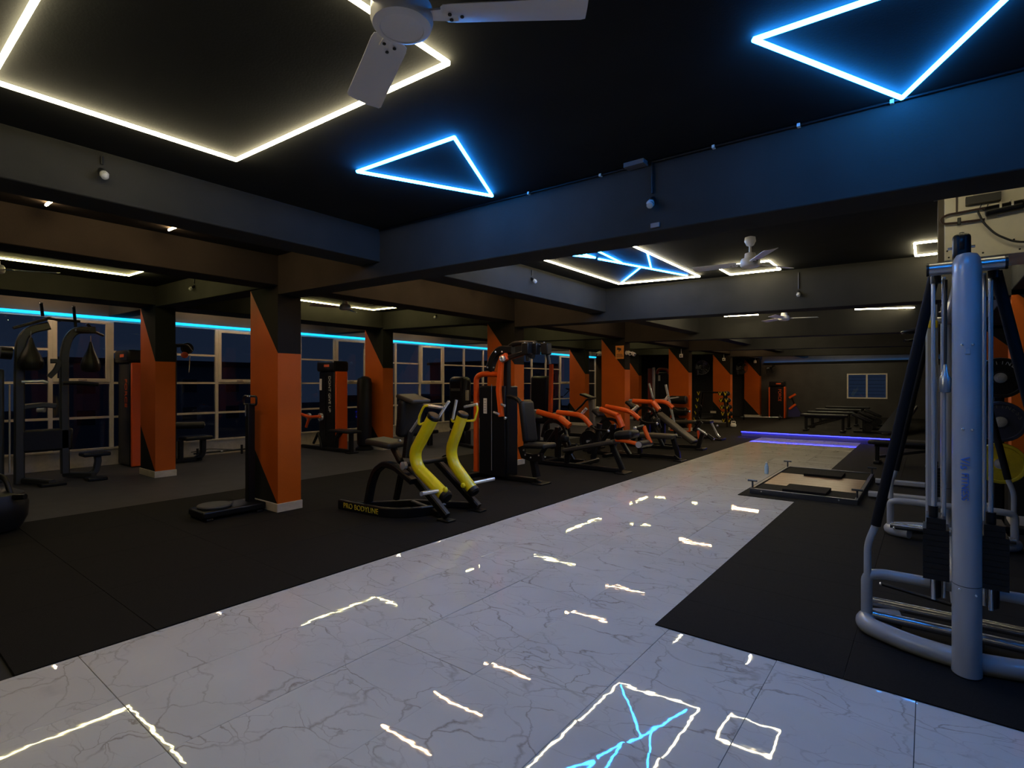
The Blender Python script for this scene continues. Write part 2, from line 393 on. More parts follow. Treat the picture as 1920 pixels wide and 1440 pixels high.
# ---------------------------------------------------------------- lights: tubes on the ceiling
E_WHITE = emat('warm_white_tube', (1, .87, .54), 37)
E_WARM = emat('amber_tube', (1, .60, .28), 78)
E_GREENY = emat('pale_yellow_tube', (1, .86, .36), 38)
E_AISLE = emat('added_aisle_tube', (1, .72, .42), 95)
E_FAR = emat('added_walkway_tube', (1, .84, .52), 70)
E_BLUE = emat('blue_tube', (.016, .27, 1), 80)
E_CYAN = emat('cyan_strip', (.006, .36, .80), 2.4)
E_DEEP = emat('deep_blue_strip', (.012, .014, 1), 24)
def led(name, segs, m, label, cat='light', r=.0105, off=.018, group=None, zf=None):
    """a figure of straight light tubes fixed just under the ceiling"""
    def P(p): return Vector((p[0], p[1], (zf if zf is not None else zc(p[0], p[1]))-off))
    t = thing(name, P(segs[0][0]), label, cat, group)
    for s in segs:
        mm = s[2] if len(s) > 2 else m
        MB().cyl(P(s[0]), P(s[1]), r, 10).build('tube', mm, t)
    return t
def ring(*p): return [(p[i], p[(i+1) % len(p)]) for i in range(len(p))]
led('light_rectangle', ring((-3.50, .48), (-1.66, .48), (-1.66, 1.68), (-3.50, 1.62)), E_WHITE, 'large warm white light tube rectangle around the near ceiling fan', r=.0115)
led('light_triangle', ring((-3.03, 2.20), (-2.146, 2.22), (-2.60, 3.10)), E_BLUE, 'blue light tube triangle between the fan and the blue beam')
led('light_triangle', ring((-.556, 2.304), (.36, 2.33), (-.10, 3.20)), E_BLUE, 'blue light tube triangle cut by the top right edge')
q = 1.05
led('light_network', [((-3.68, 3.8), (-3.68, 7.35)), ((-3.68, 7.35), (-2.50, 7.45)), ((-2.50, 7.45), (-2.52, 3.8)), ((-2.52, 3.8), (-3.68, 3.8)),
    ((-3.45, 5.05), (-3.12, 5.62), E_BLUE), ((-3.12, 5.70), (-2.62, 7.30), E_BLUE), ((-3.60, 7.28), (-2.90, 6.42), E_BLUE), ((-2.52, 5.75), (-2.84, 6.60), E_BLUE),
    ((-2.93, 5.25), (-2.99, 6.05), E_BLUE), ((-3.2, 4.6), (-3.12, 5.62), E_BLUE)], E_WHITE, 'white light tube frame with blue tubes crossing inside it')
led('light_rectangle', ring((-2.12, 6.95), (-1.50, 6.95), (-1.50, 7.55), (-2.12, 7.55)), E_WHITE, 'small white light tube square behind the second ceiling fan')
led('light_rectangle', ring((-.11, 6.92), (.50, 6.92), (.50, 7.6), (-.11, 7.6)), E_WHITE, 'small white light tube square beside the sheet metal unit')
a, b = on_z(1358, 592, 2.93), on_z(1422, 589, 2.93)
led('light_tube', [((a.x, a.y), (b.x, b.y))], E_WHITE, zf=2.948, label= 'single short white light tube in the third bay near a fan')
a, b = on_z(1603, 579, 2.90), on_z(1742, 575, 2.90)
led('light_tube', [((a.x, a.y), (b.x, b.y))], E_WHITE, zf=2.918, label= 'single long white light tube left of the cable machine mast')
for i, y in enumerate((1.12, 2.02, 4.55, 5.50, 6.62, 9.1, 10.8, 13.6, 15.3, 18.2, 20.6, 22.8, 24.6)):  # last two tubes added to brighten the farthest columns
    led('light_tube', [((-5.72, y), (-4.70, y))], E_WARM, 'short amber light tube above the column row, %s one counted from the near end' % ['first','second','third','fourth','fifth','sixth','seventh','eighth','ninth','tenth','eleventh','added twelfth','added thirteenth'][i], group='amber tubes over the column row')
led('light_rectangle', [((-8.83, .3), (-8.83, 2.62)), ((-8.83, 2.62), (-6.9, 2.62))], E_GREENY, 'pale yellow light tube corner between the column rows, first bay')
a = on_z(565, 562, 3.1); b = on_z(700, 580, 3.1); c = on_z(750, 573, 3.1)
led('light_rectangle', [((b.x, a.y-.6), (b.x, b.y)), ((b.x, b.y), (b.x+1.9, b.y))], E_GREENY, 'pale yellow light tube corner between the column rows, second bay')
led('light_rectangle', [((-8.9, 9.6), (-8.9, 11.6)), ((-8.9, 11.6), (-7.0, 11.6))], E_GREENY, 'pale yellow light tube corner between the column rows, third bay')
led('light_rectangle', [((-8.9, 14.2), (-8.9, 16.2)), ((-8.9, 16.2), (-7.0, 16.2))], E_GREENY, 'pale yellow light tube corner between the column rows, fourth bay')
led('light_rectangle', [((-8.9, 18.6), (-8.9, 20.6)), ((-8.9, 20.6), (-7.0, 20.6))], E_GREENY, 'added pale yellow light tube corner between the column rows, fifth bay')  # added to lift the dark far bay between the column rows
for i, y in enumerate((9.0, 13.5, 18.0, 22.5)):
    w_ = ['third', 'fourth', 'fifth', 'last'][i]
    led('light_rectangle', ring((-3.5, y), (-2.3, y), (-2.3, y+2.2), (-3.5, y+2.2)), E_FAR, 'added white light tube rectangle over the walkway in the %s bay' % w_)  # rectangles added up behind the beams to brighten the far bays
led('light_tube', [((-.9, 3.85), (.55, 3.85))], E_WHITE, 'added hidden white light tube behind the blue lit beam, lighting the sheet metal unit')  # tube added out of sight to light the air unit's front
led('light_tube', [((-.60, 9.4), (-.13, 9.4), E_BLUE), ((-.13, 9.4), (.2, 9.9), E_BLUE)], E_BLUE, 'blue light tube angle above the mat in the third bay')
led('light_rectangle', ring((-3.50, -3.4), (-1.66, -3.4), (-1.66, -1.9), (-3.50, -1.9)), E_WHITE, 'added large warm white light tube rectangle behind the viewer')  # unseen rectangle added to brighten the near marble
led('light_rectangle', ring((-1.2, -3.4), (.5, -3.4), (.5, -1.9), (-1.2, -1.9)), E_WHITE, 'added large warm white light tube rectangle behind the viewer to the side')  # second unseen rectangle, added as fill for the near floor
led('light_triangle', ring((2.0, 2.3), (2.9, 2.3), (2.45, 3.1)), E_BLUE, 'added unseen blue light tube triangle beyond the right picture edge')  # blue triangle added out of view for its light
for i, y in enumerate((.9, 2.3, 4.9, 6.4, 9.6, 11.2, 14.0, 16.0, 18.6, 20.8)):
    led('light_tube', [((-11.75, y), (-10.75, y))], E_AISLE, 'added amber light tube above the window aisle, %s from the near end' % ['first', 'second', 'third', 'fourth', 'fifth', 'sixth', 'seventh', 'eighth', 'ninth', 'tenth'][i], group='added amber tubes above the window aisle')  # unseen tubes added to brighten the window frames and aisle
# cyan strip over the windows, blue strip on the end wall and under the platform
YWIN = 21.6
tag(MB().box(XW+.035, XW+.065, -3.0, YWIN, 2.69, 2.74).build('led_strip', E_CYAN), 'cyan light strip along the top of the windows', 'light')
struct('trim_3', MB().box(-5.9, XR-.1, YE-.12, YE, 2.40, 2.44).box(-5.9, XR-.1, YE-.12, YE-.105, 2.44, 2.465), CHAR, 'dark cove ledge along the end wall')
tag(MB().box(-5.9, XR-.1, YE-.06, YE-.03, 2.44, 2.455).build('led_strip', emat('blue_cove', (.03, .32, 1), 9)), 'blue light strip along the top of the end wall', 'light')
tag(MB().box(-4.25, -.75, 16.225, 16.245, .118, .132).build('led_strip', E_DEEP), 'deep blue light strip under the platform edge', 'light')

# ---------------------------------------------------------------- window wall
mb = MB()
struct('wall_left', MB().box(XW-.3, XW, YA, YE, -.1, .30).box(XW-.3, XW, YA, YE, 2.74, 3.3).box(XW-.3, XW, YWIN, YE, .30, 2.74).box(XW-.3, XW, YA, -3.0, .30, 2.74),
       mat('brown_wall', (.075, .060, .045), .7, var=.1, vscale=2), 'brown window wall above and below the glass')
struct('trim_1', MB().box(XW, XW+.05, -3.0, YWIN, .0, .30), BEIGE, 'beige ledge under the windows', bevel=.005)
struct('trim_2', MB().box(XW, XW+.09, -3.0, YWIN, .30, .335), BEIGE, 'beige sill along the windows', bevel=.004)
mull = [-3.0, -2.1, -1.2, -.3, .6, 1.5, 2.40, 3.28, 4.25, 5.14, 6.08, 7.06, 8.02, 9.0, 10.0, 10.92, 11.9, 12.85, 13.8, 14.75, 15.7, 16.65, 17.6, 18.6, 19.6, 20.6, 21.6]
sash = {6, 9, 12, 15, 19, 23}
bays = [(0, 4), (4, 7), (7, 11), (11, 14), (14, 18), (18, 22), (22, 26)]
for n, (i0, i1) in enumerate(bays):
    w = MB().box(XW-.03, XW+.03, mull[i0], mull[i1], 2.655, 2.705).build('window_%d' % (n+1), FRAME)
    tag(w, 'beige framed window bay number %d from the viewer along the left wall' % (n+1), kind='structure')
    for i in range(i0, i1+1):
        if i == i1 and n < len(bays)-1: continue
        MB().box(XW-.03, XW+.035, mull[i]-.03, mull[i]+.03, .335, 2.655).build('mullion', FRAME, w)
    for i in range(i0, i1):
        y0, y1 = mull[i]+.03, mull[i+1]-.03
        for z in ((.89, 1.52) if i in sash else (.89, 1.52, 2.10)):
            MB().box(XW-.03, XW+.025, y0, y1, z-.02, z+.02).build('transom', FRAME, w)
        zs = [.335, .87, .91, 1.50, 1.54] + ([2.655] if i in sash else [2.08, 2.12, 2.655])
        for k in range(0, len(zs), 2):
            MB().box(XW-.008, XW, y0, y1, zs[k], zs[k+1]).build('pane', GLASS, w)
        if i in sash:
            fr = MB()
            fr.box(XW, XW+.045, y0, y0+.06, 1.54, 2.655).box(XW, XW+.045, y1-.06, y1, 1.54, 2.655).box(XW, XW+.045, y0+.06, y1-.06, 1.54, 1.60).box(XW, XW+.045, y0+.06, y1-.06, 2.60, 2.655)
            s = fr.build('sash', FRAME, w)
            MB().box(XW+.045, XW+.07, (y0+y1)/2-.06, (y0+y1)/2+.06, 1.565, 1.585).build('handle', CHROME, s)
# end wall window
w = thing('window_8', (wa.x, YE, wa.z), 'beige two-pane sliding window in the end wall', 'window'); w['kind'] = 'structure'; del w['category']
fr = MB(); t = .05
fr.box(wa.x, wb.x, YE-.02, YE+.04, wa.z, wa.z+t).box(wa.x, wb.x, YE-.02, YE+.04, wb.z-t, wb.z).box(wa.x, wa.x+t, YE-.02, YE+.04, wa.z+t, wb.z-t).box(wb.x-t, wb.x, YE-.02, YE+.04, wa.z+t, wb.z-t)
xm = (wa.x+wb.x)/2
fr.box(xm-.03, xm+.03, YE-.02, YE+.04, wa.z+t, wb.z-t).build('frame', FRAME, w)
MB().box(wa.x+t, xm-.03, YE+.005, YE+.012, wa.z+t, wb.z-t).build('pane', GLASS, w)
MB().box(xm+.03, wb.x-t, YE+.005, YE+.012, wa.z+t, wb.z-t).build('pane', GLASS, w)
for k in range(6):
    z = wa.z+.15+k*(wb.z-wa.z-.3)/5
    MB().box(wa.x+t, wb.x-t, YE+.09, YE+.10, z, z+.012).build('grille_bar', BLACK, w)

# ---------------------------------------------------------------- equipment helpers
def R3(ax, deg): return Matrix.Rotation(math.radians(deg), 3, ax)
def tube(parent, name, pts, r, m, fil=.06, seg=10, closed=False):
    return MB().sweep(fillet(pts, fil, 5, closed) if fil else pts, r, None, seg, closed=closed).build(name, m, parent)
def bar(parent, name, pts, w, h, m, up=(0, 0, 1), fil=0):
    return MB().sweep(fillet(pts, fil, 4) if fil else pts, w, h, up=up).build(name, m, parent)
def pad(parent, name, c, s, m, rot=None, bev=.025):
    return MB().cbox(c, s, rot).build(name, m, parent, bevel=bev, seg=3)
def py(Y, *px): return [on_y(a, b, Y) for a, b in px]
def px_(X, *p): return [on_x(a, b, X) for a, b in p]
def disc(parent, name, c, r, t, m, axis=(0, 1, 0), hole=.025):
    c = Vector(c)
    return MB().lathe([(hole, -t/2), (r*.30, -t/2), (r*.32, -t*.36), (r*.82, -t*.36), (r*.86, -t/2), (r*.97, -t/2), (r, -t*.3), (r, t*.3), (r*.97, t/2), (r*.86, t/2), (r*.82, t*.36), (r*.32, t*.36), (r*.30, t/2), (hole, t/2)], c, axis, 28).build(name, m, parent)
def knob(parent, c, r, m, name='bolt', axis=(0, -1, 0)):
    return MB().lathe([(r, 0), (r, r*.5), (r*.7, r*.9), (0, r)], c, axis, 10).build(name, m, parent)
YTXT = mat('yellow_print', (.60, .47, .03), .5); WTXT = mat('white_print', (.62, .62, .60), .5); RTXT = mat('orange_print', (.62, .09, .02), .5); BTXT = mat('blue_print', (.03, .14, .50), .5)
NAVY = mat('navy_rubber', (.012, .018, .055), .5); YRUB = mat('yellow_rubber', (.52, .40, .01), .5, var=.1, vscale=20)
BULB = mat('smoked_lens', (.35, .35, .34), .15)

# ---------------------------------------------------------------- ceiling fans
def fan(loc, zhub, ang, label):
    x, y = loc; zt = zc(x, y)
    t = thing('ceiling_fan', (x, y, zt), label, 'fan', 'white three-blade ceiling fans')
    MB().lathe([(.02, 0), (.05, -.01), (.055, -.05), (.035, -.09), (.016, -.10)], (x, y, zt), seg=16).build('canopy', WHITEP, t)
    MB().cyl((x, y, zt-.08), (x, y, zhub+.06), .012).build('rod', WHITEP, t)
    MB().lathe([(.02, .13), (.05, .12), (.055, .075), (.082, .066), (.093, .045), (.095, .008), (.088, -.012), (.070, -.021), (.066, -.021), (.064, -.018), (.03, -.022), (0, -.022)], (x, y, zhub), seg=36).build('motor', WHITEP, t)
    for k in range(3):
        a = math.radians(ang+120*k); d = Vector((math.cos(a), math.sin(a), 0)); s = Vector((-d.y, d.x, 0)); o = Vector((x, y, zhub+.022))
        h = MB().hexa([o+d*.085-s*.022-_U*.004, o+d*.17-s*.03-_U*.004, o+d*.17+s*.03-_U*.004, o+d*.085+s*.022-_U*.004, o+d*.085-s*.022+_U*.002, o+d*.17-s*.03+_U*.002, o+d*.17+s*.03+_U*.002, o+d*.085+s*.022+_U*.002])
        arm = h.build('blade_arm', WHITEP, t)
        rings = []
        for q, w in ((.125, .040), (.135, .054), (.16, .058), (.30, .060), (.42, .063), (.548, .066), (.562, .060)):
            c = o+d*q; tw = .20
            rings.append([c - s*w - _U*(w*tw), c - s*w*.3 - _U*(w*tw*.3) - _U*.005, c + s*w*.55 + _U*(w*tw*.55) - _U*.003, c + s*w + _U*(w*tw), c + s*w + _U*(w*tw+.0025), c + s*w*.55 + _U*(w*tw*.55), c - s*w*.3 - _U*(w*tw*.3) - _U*.002, c - s*w - _U*(w*tw-.0025)])
        bl = MB().loft(rings).build('blade', WHITEP, t)
        for u, vv in ((.15, .018), (.15, -.016), (.185, .0)):
            c = o+d*u+s*vv - _U*.009 + _U*(vv*.2)
            MB().cyl(c, c-_U*.003, .006, 8).build('screw', BLACK, bl)
    return t
fan((-1.27, 1.085), 2.605, 35, 'white ceiling fan hanging inside the large light rectangle')
fan((-1.42, 5.75), 2.70, 62, 'white ceiling fan in front of the small light square')
fan((-2.11, 10.95), 2.70, 20, 'white ceiling fan in the third bay tinted violet')
fan((-7.70, 5.35), 2.76, 10, 'shaded ceiling fan between the column rows')
fan((-7.95, 1.12), 2.72, 60, 'ceiling fan at the left edge between column rows')

# ---------------------------------------------------------------- bulb holders, boxes, cameras, sign
def drop_bulb(p_top, p_bulb, label, n=(0, -1, 0)):
    p_top, p_bulb = Vector(p_top), Vector(p_bulb); n = Vector(n)
    t = thing('bulb_holder', p_top, label, 'bulb', 'bare bulb holders under the beams')
    MB().cyl(p_top+n*.012, p_bulb+n*.012+_U*.05, .008, 8).build('conduit', BLACK, t)
    MB().lathe([(.02, .06), (.022, 0), (.018, -.03)], p_bulb+n*.02, (n+Vector((.2, 0, -.8))).normalized(), 12).build('socket', BLACK, t)
    d = (n*.7+Vector((.1, 0, -.8))).normalized()
    MB().lathe([(.010, -.02), (.022, .0), (.026, .02), (.020, .04), (0, .048)], p_bulb+n*.03+d*.02, d, 14).build('bulb', BULB, t)
    return t
drop_bulb((-4.11, 1.072, 2.93), (-4.11, 1.072, 2.83), 'bare bulb holder on the drop beam left of the near tubes', (1, 0, 0))
drop_bulb((-1.38, 3.24, 2.92), (-1.38, 3.24, 2.66), 'bare bulb holder on the blue lit beam', (0, -1, 0))
drop_bulb((-4.11, 5.70, 2.99), (-4.11, 5.70, 2.87), 'bare bulb holder on the grey drop beam in the second bay', (1, 0, 0))
drop_bulb((-8.24, 3.24, 3.0), (-8.24, 3.24, 2.88), 'bare bulb holder on the short beam between column rows', (0, -1, 0))
drop_bulb((-1.32, 7.75, 2.94), (-1.32, 7.75, 2.68), 'bare bulb holder on the second cross beam', (0, -1, 0))
drop_bulb((-8.0, 7.75, 3.0), (-8.0, 7.75, 2.9), 'bare bulb holder on the short beam of the second column line', (0, -1, 0))
z_ = zc(-1.48, 3.2)
t = thing('junction_box', (-1.48, 3.20, z_), 'grey junction box where the conduit turns down the blue lit beam', 'box')
MB().box(-1.55, -1.41, 3.16, 3.235, z_-.03, z_).build('body', mat('grey_plastic', (.10, .10, .11), .5), t, bevel=.004)
t = thing('conduit', (-2.6, 3.225, 2.9), 'thin dark conduit clipped along the top of the blue lit beam', 'pipe')
MB().cyl((-4.1, 3.228, zc(-4.1, 0)-.012), (.9, 3.228, zc(.9, 0)-.012), .008, 8).build('pipe', BLACK, t)
for x in (-2.35, -1.75, -1.0, -.55, -.14): MB().box(x-.008, x+.008, 3.214, 3.24, zc(x, 0)-.024, zc(x, 0)-.006).build('clip', WHITE, t)
p = on_y(1228, 421, 3.23); tag(MB().cbox((p.x, 3.234, p.z), (.06, .012, .03)).build('junction_plate', mat('grey_plastic', (.10, .10, .11), .5), bevel=.002), 'small grey cover plate low on the blue lit beam', 'plate')
def camera_dome(c, d, label):
    c = Vector(c); d = Vector(d).normalized()
    t = thing('security_camera', c, label, 'camera', 'white security cameras on the columns')
    MB().lathe([(.05, 0), (.055, .02), (.03, .05), (.012, .06)], c, d, 14).build('bracket', WHITE, t)
    h = (d+Vector((.2, -.5, -.6))).normalized()
    MB().lathe([(.02, -.05), (.045, -.03), (.05, .05), (.044, .075), (0, .078)], c+d*.09, h, 16).build('housing', WHITE, t)
    MB().lathe([(.022, 0), (.02, .012), (0, .014)], c+d*.09+h*.076, h, 12).build('lens', BLACK, t)
camera_dome((-6.62, 12.33, 2.30), (-1, -.4, 0), 'white security camera on the near side of the signed column')
camera_dome((-5.97, 12.33, 2.28), (1, -.3, 0), 'white security camera nearest the walkway on the signed column')
camera_dome((-5.97, 12.50, 2.27), (1, .2, 0), 'white security camera behind the other one on the signed column')
for X, Y, Z, l in ((-6.2, 16.77, 2.40, 'white socket box with a cord high on the fourth column'), (-6.2, 21.28, 2.45, 'white socket box with a cord high on the fifth column'), (-6.15, 25.79, 2.5, 'white socket box with a cord high on the farthest column')):
    t = thing('socket_box', (X, Y, Z), l, 'socket', 'socket boxes on the far columns')
    MB().cbox((X, Y-.03, Z), (.10, .06, .11)).build('box', WHITE, t, bevel=.008)
    MB().cyl((X, Y-.02, Z+.05), (X, Y-.02, Z+.22), .009, 8).build('conduit', WHITE, t)
    MB().cyl((X, Y-.06, Z-.01), (X, Y-.068, Z-.01), .022, 12).build('face', BLACK, t)
t = thing('camera_sign', (-6.08, 12.24, 2.29), 'orange surveillance notice with a black camera symbol on the third column', 'sign')
a, b = Vector((-6.21, 12.232, 2.13)), Vector((-5.985, 12.236, 2.46))
MB().box(a.x, b.x, 12.230, 12.238, a.z, b.z).build('board', mat('sign_orange', (.62, .24, .04), .5), t)
m_ = mat('sign_ink', (.03, .02, .015), .6)
MB().hexa([(-6.17, 12.228, 2.36), (-6.06, 12.228, 2.33), (-6.06, 12.229, 2.33), (-6.17, 12.229, 2.36), (-6.16, 12.228, 2.42), (-6.05, 12.228, 2.39), (-6.05, 12.229, 2.39), (-6.16, 12.229, 2.42)]).build('camera_symbol', m_, t)
MB().box(-6.12, -6.10, 12.228, 12.229, 2.30, 2.35).build('camera_symbol_stem', m_, t)
for k in range(3): MB().box(-6.18, -6.02+.01*k, 12.228, 12.229, 2.235-.03*k, 2.248-.03*k).build('print_line', m_, t)
def wall_fan(c, label):
    c = Vector(c); d = Vector((.55, -.83, -.1)).normalized()
    t = thing('wall_fan', c, label, 'fan', 'black wall fans on the far columns')
    MB().cbox(c+Vector((-.14, .0, -.12)), (.05, .10, .22)).build('bracket', BLACK, t, bevel=.006)
    MB().cyl(c+Vector((-.12, 0, -.08)), c-d*.06, .018).build('arm', BLACK, t)
    MB().lathe([(.03, -.10), (.07, -.09), (.075, .0), (.05, .02)], c, d, 16).build('motor', BLACK, t)
    u = Vector((0, 0, 1)); u = (u-d*u.dot(d)).normalized(); s = d.cross(u)
    g = t
    for rr, off in ((.22, .04), (.21, .10), (.14, .12), (.07, .125)):
        MB().sweep([c+d*off+(s*math.cos(2*math.pi*k/24)+u*math.sin(2*math.pi*k/24))*rr for k in range(24)], .004, None, 5, closed=True).build('guard_ring', BLACK, g)
    for k in range(12):
        a = 2*math.pi*k/12; e = s*math.cos(a)+u*math.sin(a)
        MB().sweep([c+d*.125+e*.06, c+d*.12+e*.14, c+d*.10+e*.21, c+d*.04+e*.22, c-d*.02+e*.14], .003, None, 4).build('guard_wire', BLACK, g)
    for k in range(3):
        a = 2*math.pi*k/3; e = s*math.cos(a)+u*math.sin(a); f_ = d.cross(e)
        MB().prism([c+d*.04+e*.03-f_*.02, c+d*.05+e*.19-f_*.08, c+d*.07+e*.20+f_*.05, c+d*.06+e*.03+f_*.02], d*.003).build('blade', BLACK, t)
wall_fan((-5.62, 16.95, 2.02), 'black wall fan on the fourth column beside the walkway')
wall_fan((-5.62, 21.45, 2.10), 'black wall fan on the fifth column beside the walkway')
wall_fan((-5.55, 25.95, 2.19), 'black wall fan on the farthest column by the end wall')

# ---------------------------------------------------------------- sheet metal air unit
Y0 = 5.0
ux0, ux1, uz0, uz1 = .094, 1.15, 2.395, 2.90
t = thing('air_unit', (.55, Y0+.25, uz0), 'pale sheet metal air unit with pipes under the beam above the cable machine', 'air unit')
MB().box(ux0, ux1, Y0, Y0+.5, uz0, uz1).build('casing', STEELB, t, bevel=.004)
MB().box(ux0-.035, ux0, Y0+.02, Y0+.5, uz0-.01, uz1).build('side_flange', mat('brown_steel', (.07, .055, .04), .5, .3), t)
MB().box(ux0-.06, ux0+.4, Y0+.2, Y0+.23, uz1, zc(.4, 5)).build('hanger', BLACK, t)
def f(px, py_): return on_y(px, py_, Y0)
def fo(px, py_, d): q = f(px, py_); return Vector((q.x, Y0-d, q.z))
MB().box(fo(1825, 372, 0).x, fo(1876, 372, 0).x, Y0-.04, Y0, fo(1850, 372, 0).z, 2.86).build('control_box', BEIGE, t, bevel=.002)
MB().box(fo(1810, 372, 0).x, fo(1876, 372, 0).x, Y0-.055, Y0, fo(1850, 380, 0).z, fo(1850, 366, 0).z).build('circuit_board', BLACK, t)
cp = MB().cyl(fo(1846, 400, .045), fo(1918, 385, .045), .034, 18).build('accumulator', BLACK, t, bevel=.008)
for a in (1874, 1896):
    c = fo(a, 396-(a-1846)*.2, .045); MB().cyl(c-Vector((.006, 0, 0)), c+Vector((.006, 0, 0)), .036, 18).build('strap', STEELB, cp)
tube(t, 'pipe', [fo(1940, 372, .03), fo(1840, 392, .03), fo(1775, 404, .03), fo(1762, 412, .03), fo(1768, 421, .03), fo(1800, 418, .03), fo(1846, 412, .03)], .0075, COPPER, .02, 8)
tube(t, 'cable', [fo(1832, 398, .05), fo(1842, 420, .06), fo(1865, 442, .06), fo(1900, 456, .06), fo(1935, 456, .06)], .007, CABLE, .04, 8)
tube(t, 'cable', [fo(1840, 384, .04), fo(1836, 392, .03), fo(1848, 396, .03), fo(1852, 384, .03)], .003, CABLE, .01, 6)
MB().box(fo(1792, 380, 0).x, fo(1796, 380, 0).x, Y0-.006, Y0, fo(1794, 398, 0).z, fo(1794, 368, 0).z).build('seam', COPPER, t)
MB().cbox(fo(1798, 416, .03), (.02, .03, .05)).build('valve', BLACK, t, bevel=.004)
for a, b in ((1776, 470), (1779, 482), (1843, 473), (1901, 448), (1912, 466), (1894, 378)): knob(t, fo(a, b, 0), .006, BLACK, 'screw')

# ---------------------------------------------------------------- waist twister
t = thing('waist_twister', (-6.35, 2.85, 0), 'black waist twister with round disc and handle post against the nearest column', 'twister')
MB().box(-6.54, -6.15, 2.50, 3.20, .035, .115).build('base', BLACK, t, bevel=.02)
MB().box(-6.56, -6.13, 2.53, 2.60, .008, .036).build('foot', BLACK, t, bevel=.006); MB().box(-6.56, -6.13, 3.08, 3.15, .008, .036).build('foot', BLACK, t, bevel=.006)
MB().lathe([(.10, 0), (.17, .004), (.178, .02), (.17, .032), (0, .034)], (-6.345, 2.70, .115), seg=36).build('disc', mat('grey_rubber_disc', (.05, .05, .048), .6, bump=.2, bscale=200), t)
MB().box(-6.385, -6.305, 3.06, 3.14, .11, 1.27).build('post', BLACK, t, bevel=.006)
hz = 1.30
tube(t, 'handle', [(-6.345-.15, 3.10, hz-.045), (-6.345+.15, 3.10, hz-.045), (-6.345+.15, 3.10, hz+.055), (-6.345-.15, 3.10, hz+.055)], .013, BLACK, .03, 10, True)
for dx, dz in ((-.05, -.045), (.03, -.045), (-.035, .055), (.02, .055)): knob(t, (-6.345+dx, 3.088, hz+dz), .010, CHROME)
MB().box(-6.375, -6.365, 3.055, 3.06, 1.12, 1.25).build('pin', CHROME, t)

# ---------------------------------------------------------------- yellow lever row machine
t = thing('row_machine', (-4.9, 4.2, 0), 'black and yellow plate-loaded row machine in front of the second tower', 'gym machine')
MB().sweep(fillet([(-5.57, 3.80, .06), (-4.78, 3.85, .06), (-4.55, 4.02, .06), (-4.42, 4.42, .06)], .16, 6), .055, .11).build('base_bar', BLACK, t)
text_mesh('lettering', 'PRO BODYLINE', .085, YTXT, t, Matrix.Translation((-5.17, 3.7965, .062)) @ Matrix.Rotation(math.radians(3.6), 4, 'Z') @ Matrix.Rotation(math.pi/2, 4, 'X'), spacing=1.02)
bar(t, 'base_bar', [(-5.45, 3.86, .05), (-4.95, 4.45, .05), (-4.25, 4.78, .05)], .06, .07, BLACK)
bar(t, 'base_bar', [(-4.95, 4.40, .05), (-4.30, 4.22, .05)], .06, .07, BLACK)
bar(t, 'rear_leg', py(4.02, (690, 944), (697, 905), (706, 880), (722, 868), (742, 874), (775, 902)), .07, .10, BLACK, up=(0, 1, 0), fil=.06)
bar(t, 'rear_leg', [on_y(743, 935, 4.2), on_y(752, 890, 4.2), on_y(760, 868, 4.2)], .06, .07, BLACK, up=(0, 1, 0))
for Y, foot, top in ((4.16, (838, 967), (757, 868)), (4.72, (897, 952), (818, 862))):
    a = on_y(*foot, Y); a.z = max(a.z, .055)
    bar(t, 'front_leg', [on_y(*top, Y-.05), a], .085, .075, BLACK, up=(0, 1, 0))
    MB().box(a.x-.10, a.x+.08, Y-.06, Y+.06, .008, .03).build('foot_pad', BLACK, t, bevel=.006)
def yarm(Y, tp, mid, lo, bot):
    A = py(Y, tp, mid, lo, bot)
    arm = MB().sweep(fillet([A[0], A[1], A[2], A[3]], .22, 9), .068, None, 18).build('lever_arm', YELLOW, t)
    d0 = (A[0]-A[1]).normalized(); d1 = (A[3]-A[2]).normalized()
    MB().lathe([(.071, -.02), (.071, .012), (.06, .022), (0, .024)], A[0], d0, 20).build('end_cap', BLACK, arm)
    MB().lathe([(.071, -.03), (.071, .015), (.055, .035), (0, .04)], A[3], d1, 20).build('end_cap', BLACK, arm)
    return A, arm
A1, arm1 = yarm(4.05, (813, 780), (777, 848), (783, 876), (836, 930))
A2, arm2 = yarm(4.65, (868, 776), (845, 842), (850, 868), (888, 920))
def loop(arm, Y, path, grip, m=YELLOW, dy=-.09):
    pts = [on_y(a, b, Y+d) for a, b, d in path]
    MB().sweep(fillet(pts, .03, 4), .013, None, 9).build('handle_loop', m, arm)
    g = [on_y(a, b, Y+d) for a, b, d in grip]
    MB().cyl(g[0], g[1], .018, 12).build('grip', CHROME, arm)
loop(arm1, 4.05, ((800, 790, -.02), (785, 796, -.07), (786, 780, -.09), (795, 760, -.09), (806, 760, -.09)), ((804, 760, -.09), (832, 764, -.05)))
loop(arm1, 4.05, ((812, 792, .05), (822, 780, .09)), ((822, 782, .09), (842, 751, .13)))
loop(arm2, 4.65, ((858, 788, -.02), (848, 790, -.08), (847, 784, -.09)), ((849, 785, -.09), (856, 749, -.09)))
loop(arm2, 4.65, ((874, 788, .02), (890, 788, .06), (896, 765, .08), (893, 757, .08)), ((895, 757, .08), (871, 762, .05)))
MB().cyl(on_y(770, 808, 4.1), on_y(786, 785, 4.12), .018, 12).build('grip', CHROME, t)
MB().cyl(on_y(760, 870, 4.0), on_y(848, 858, 4.72), .028, 12).build('pivot_shaft', BLACK, t)
MB().lathe([(.045, -.02), (.045, .02), (.02, .03), (0, .03)], on_y(757, 872, 3.97), (0, -1, 0), 16).build('pivot_cap', CHROME, t)
MB().cyl(on_y(820, 920, 3.98), on_y(790, 925, 3.72), .024, 12).build('plate_horn', CHROME, t)
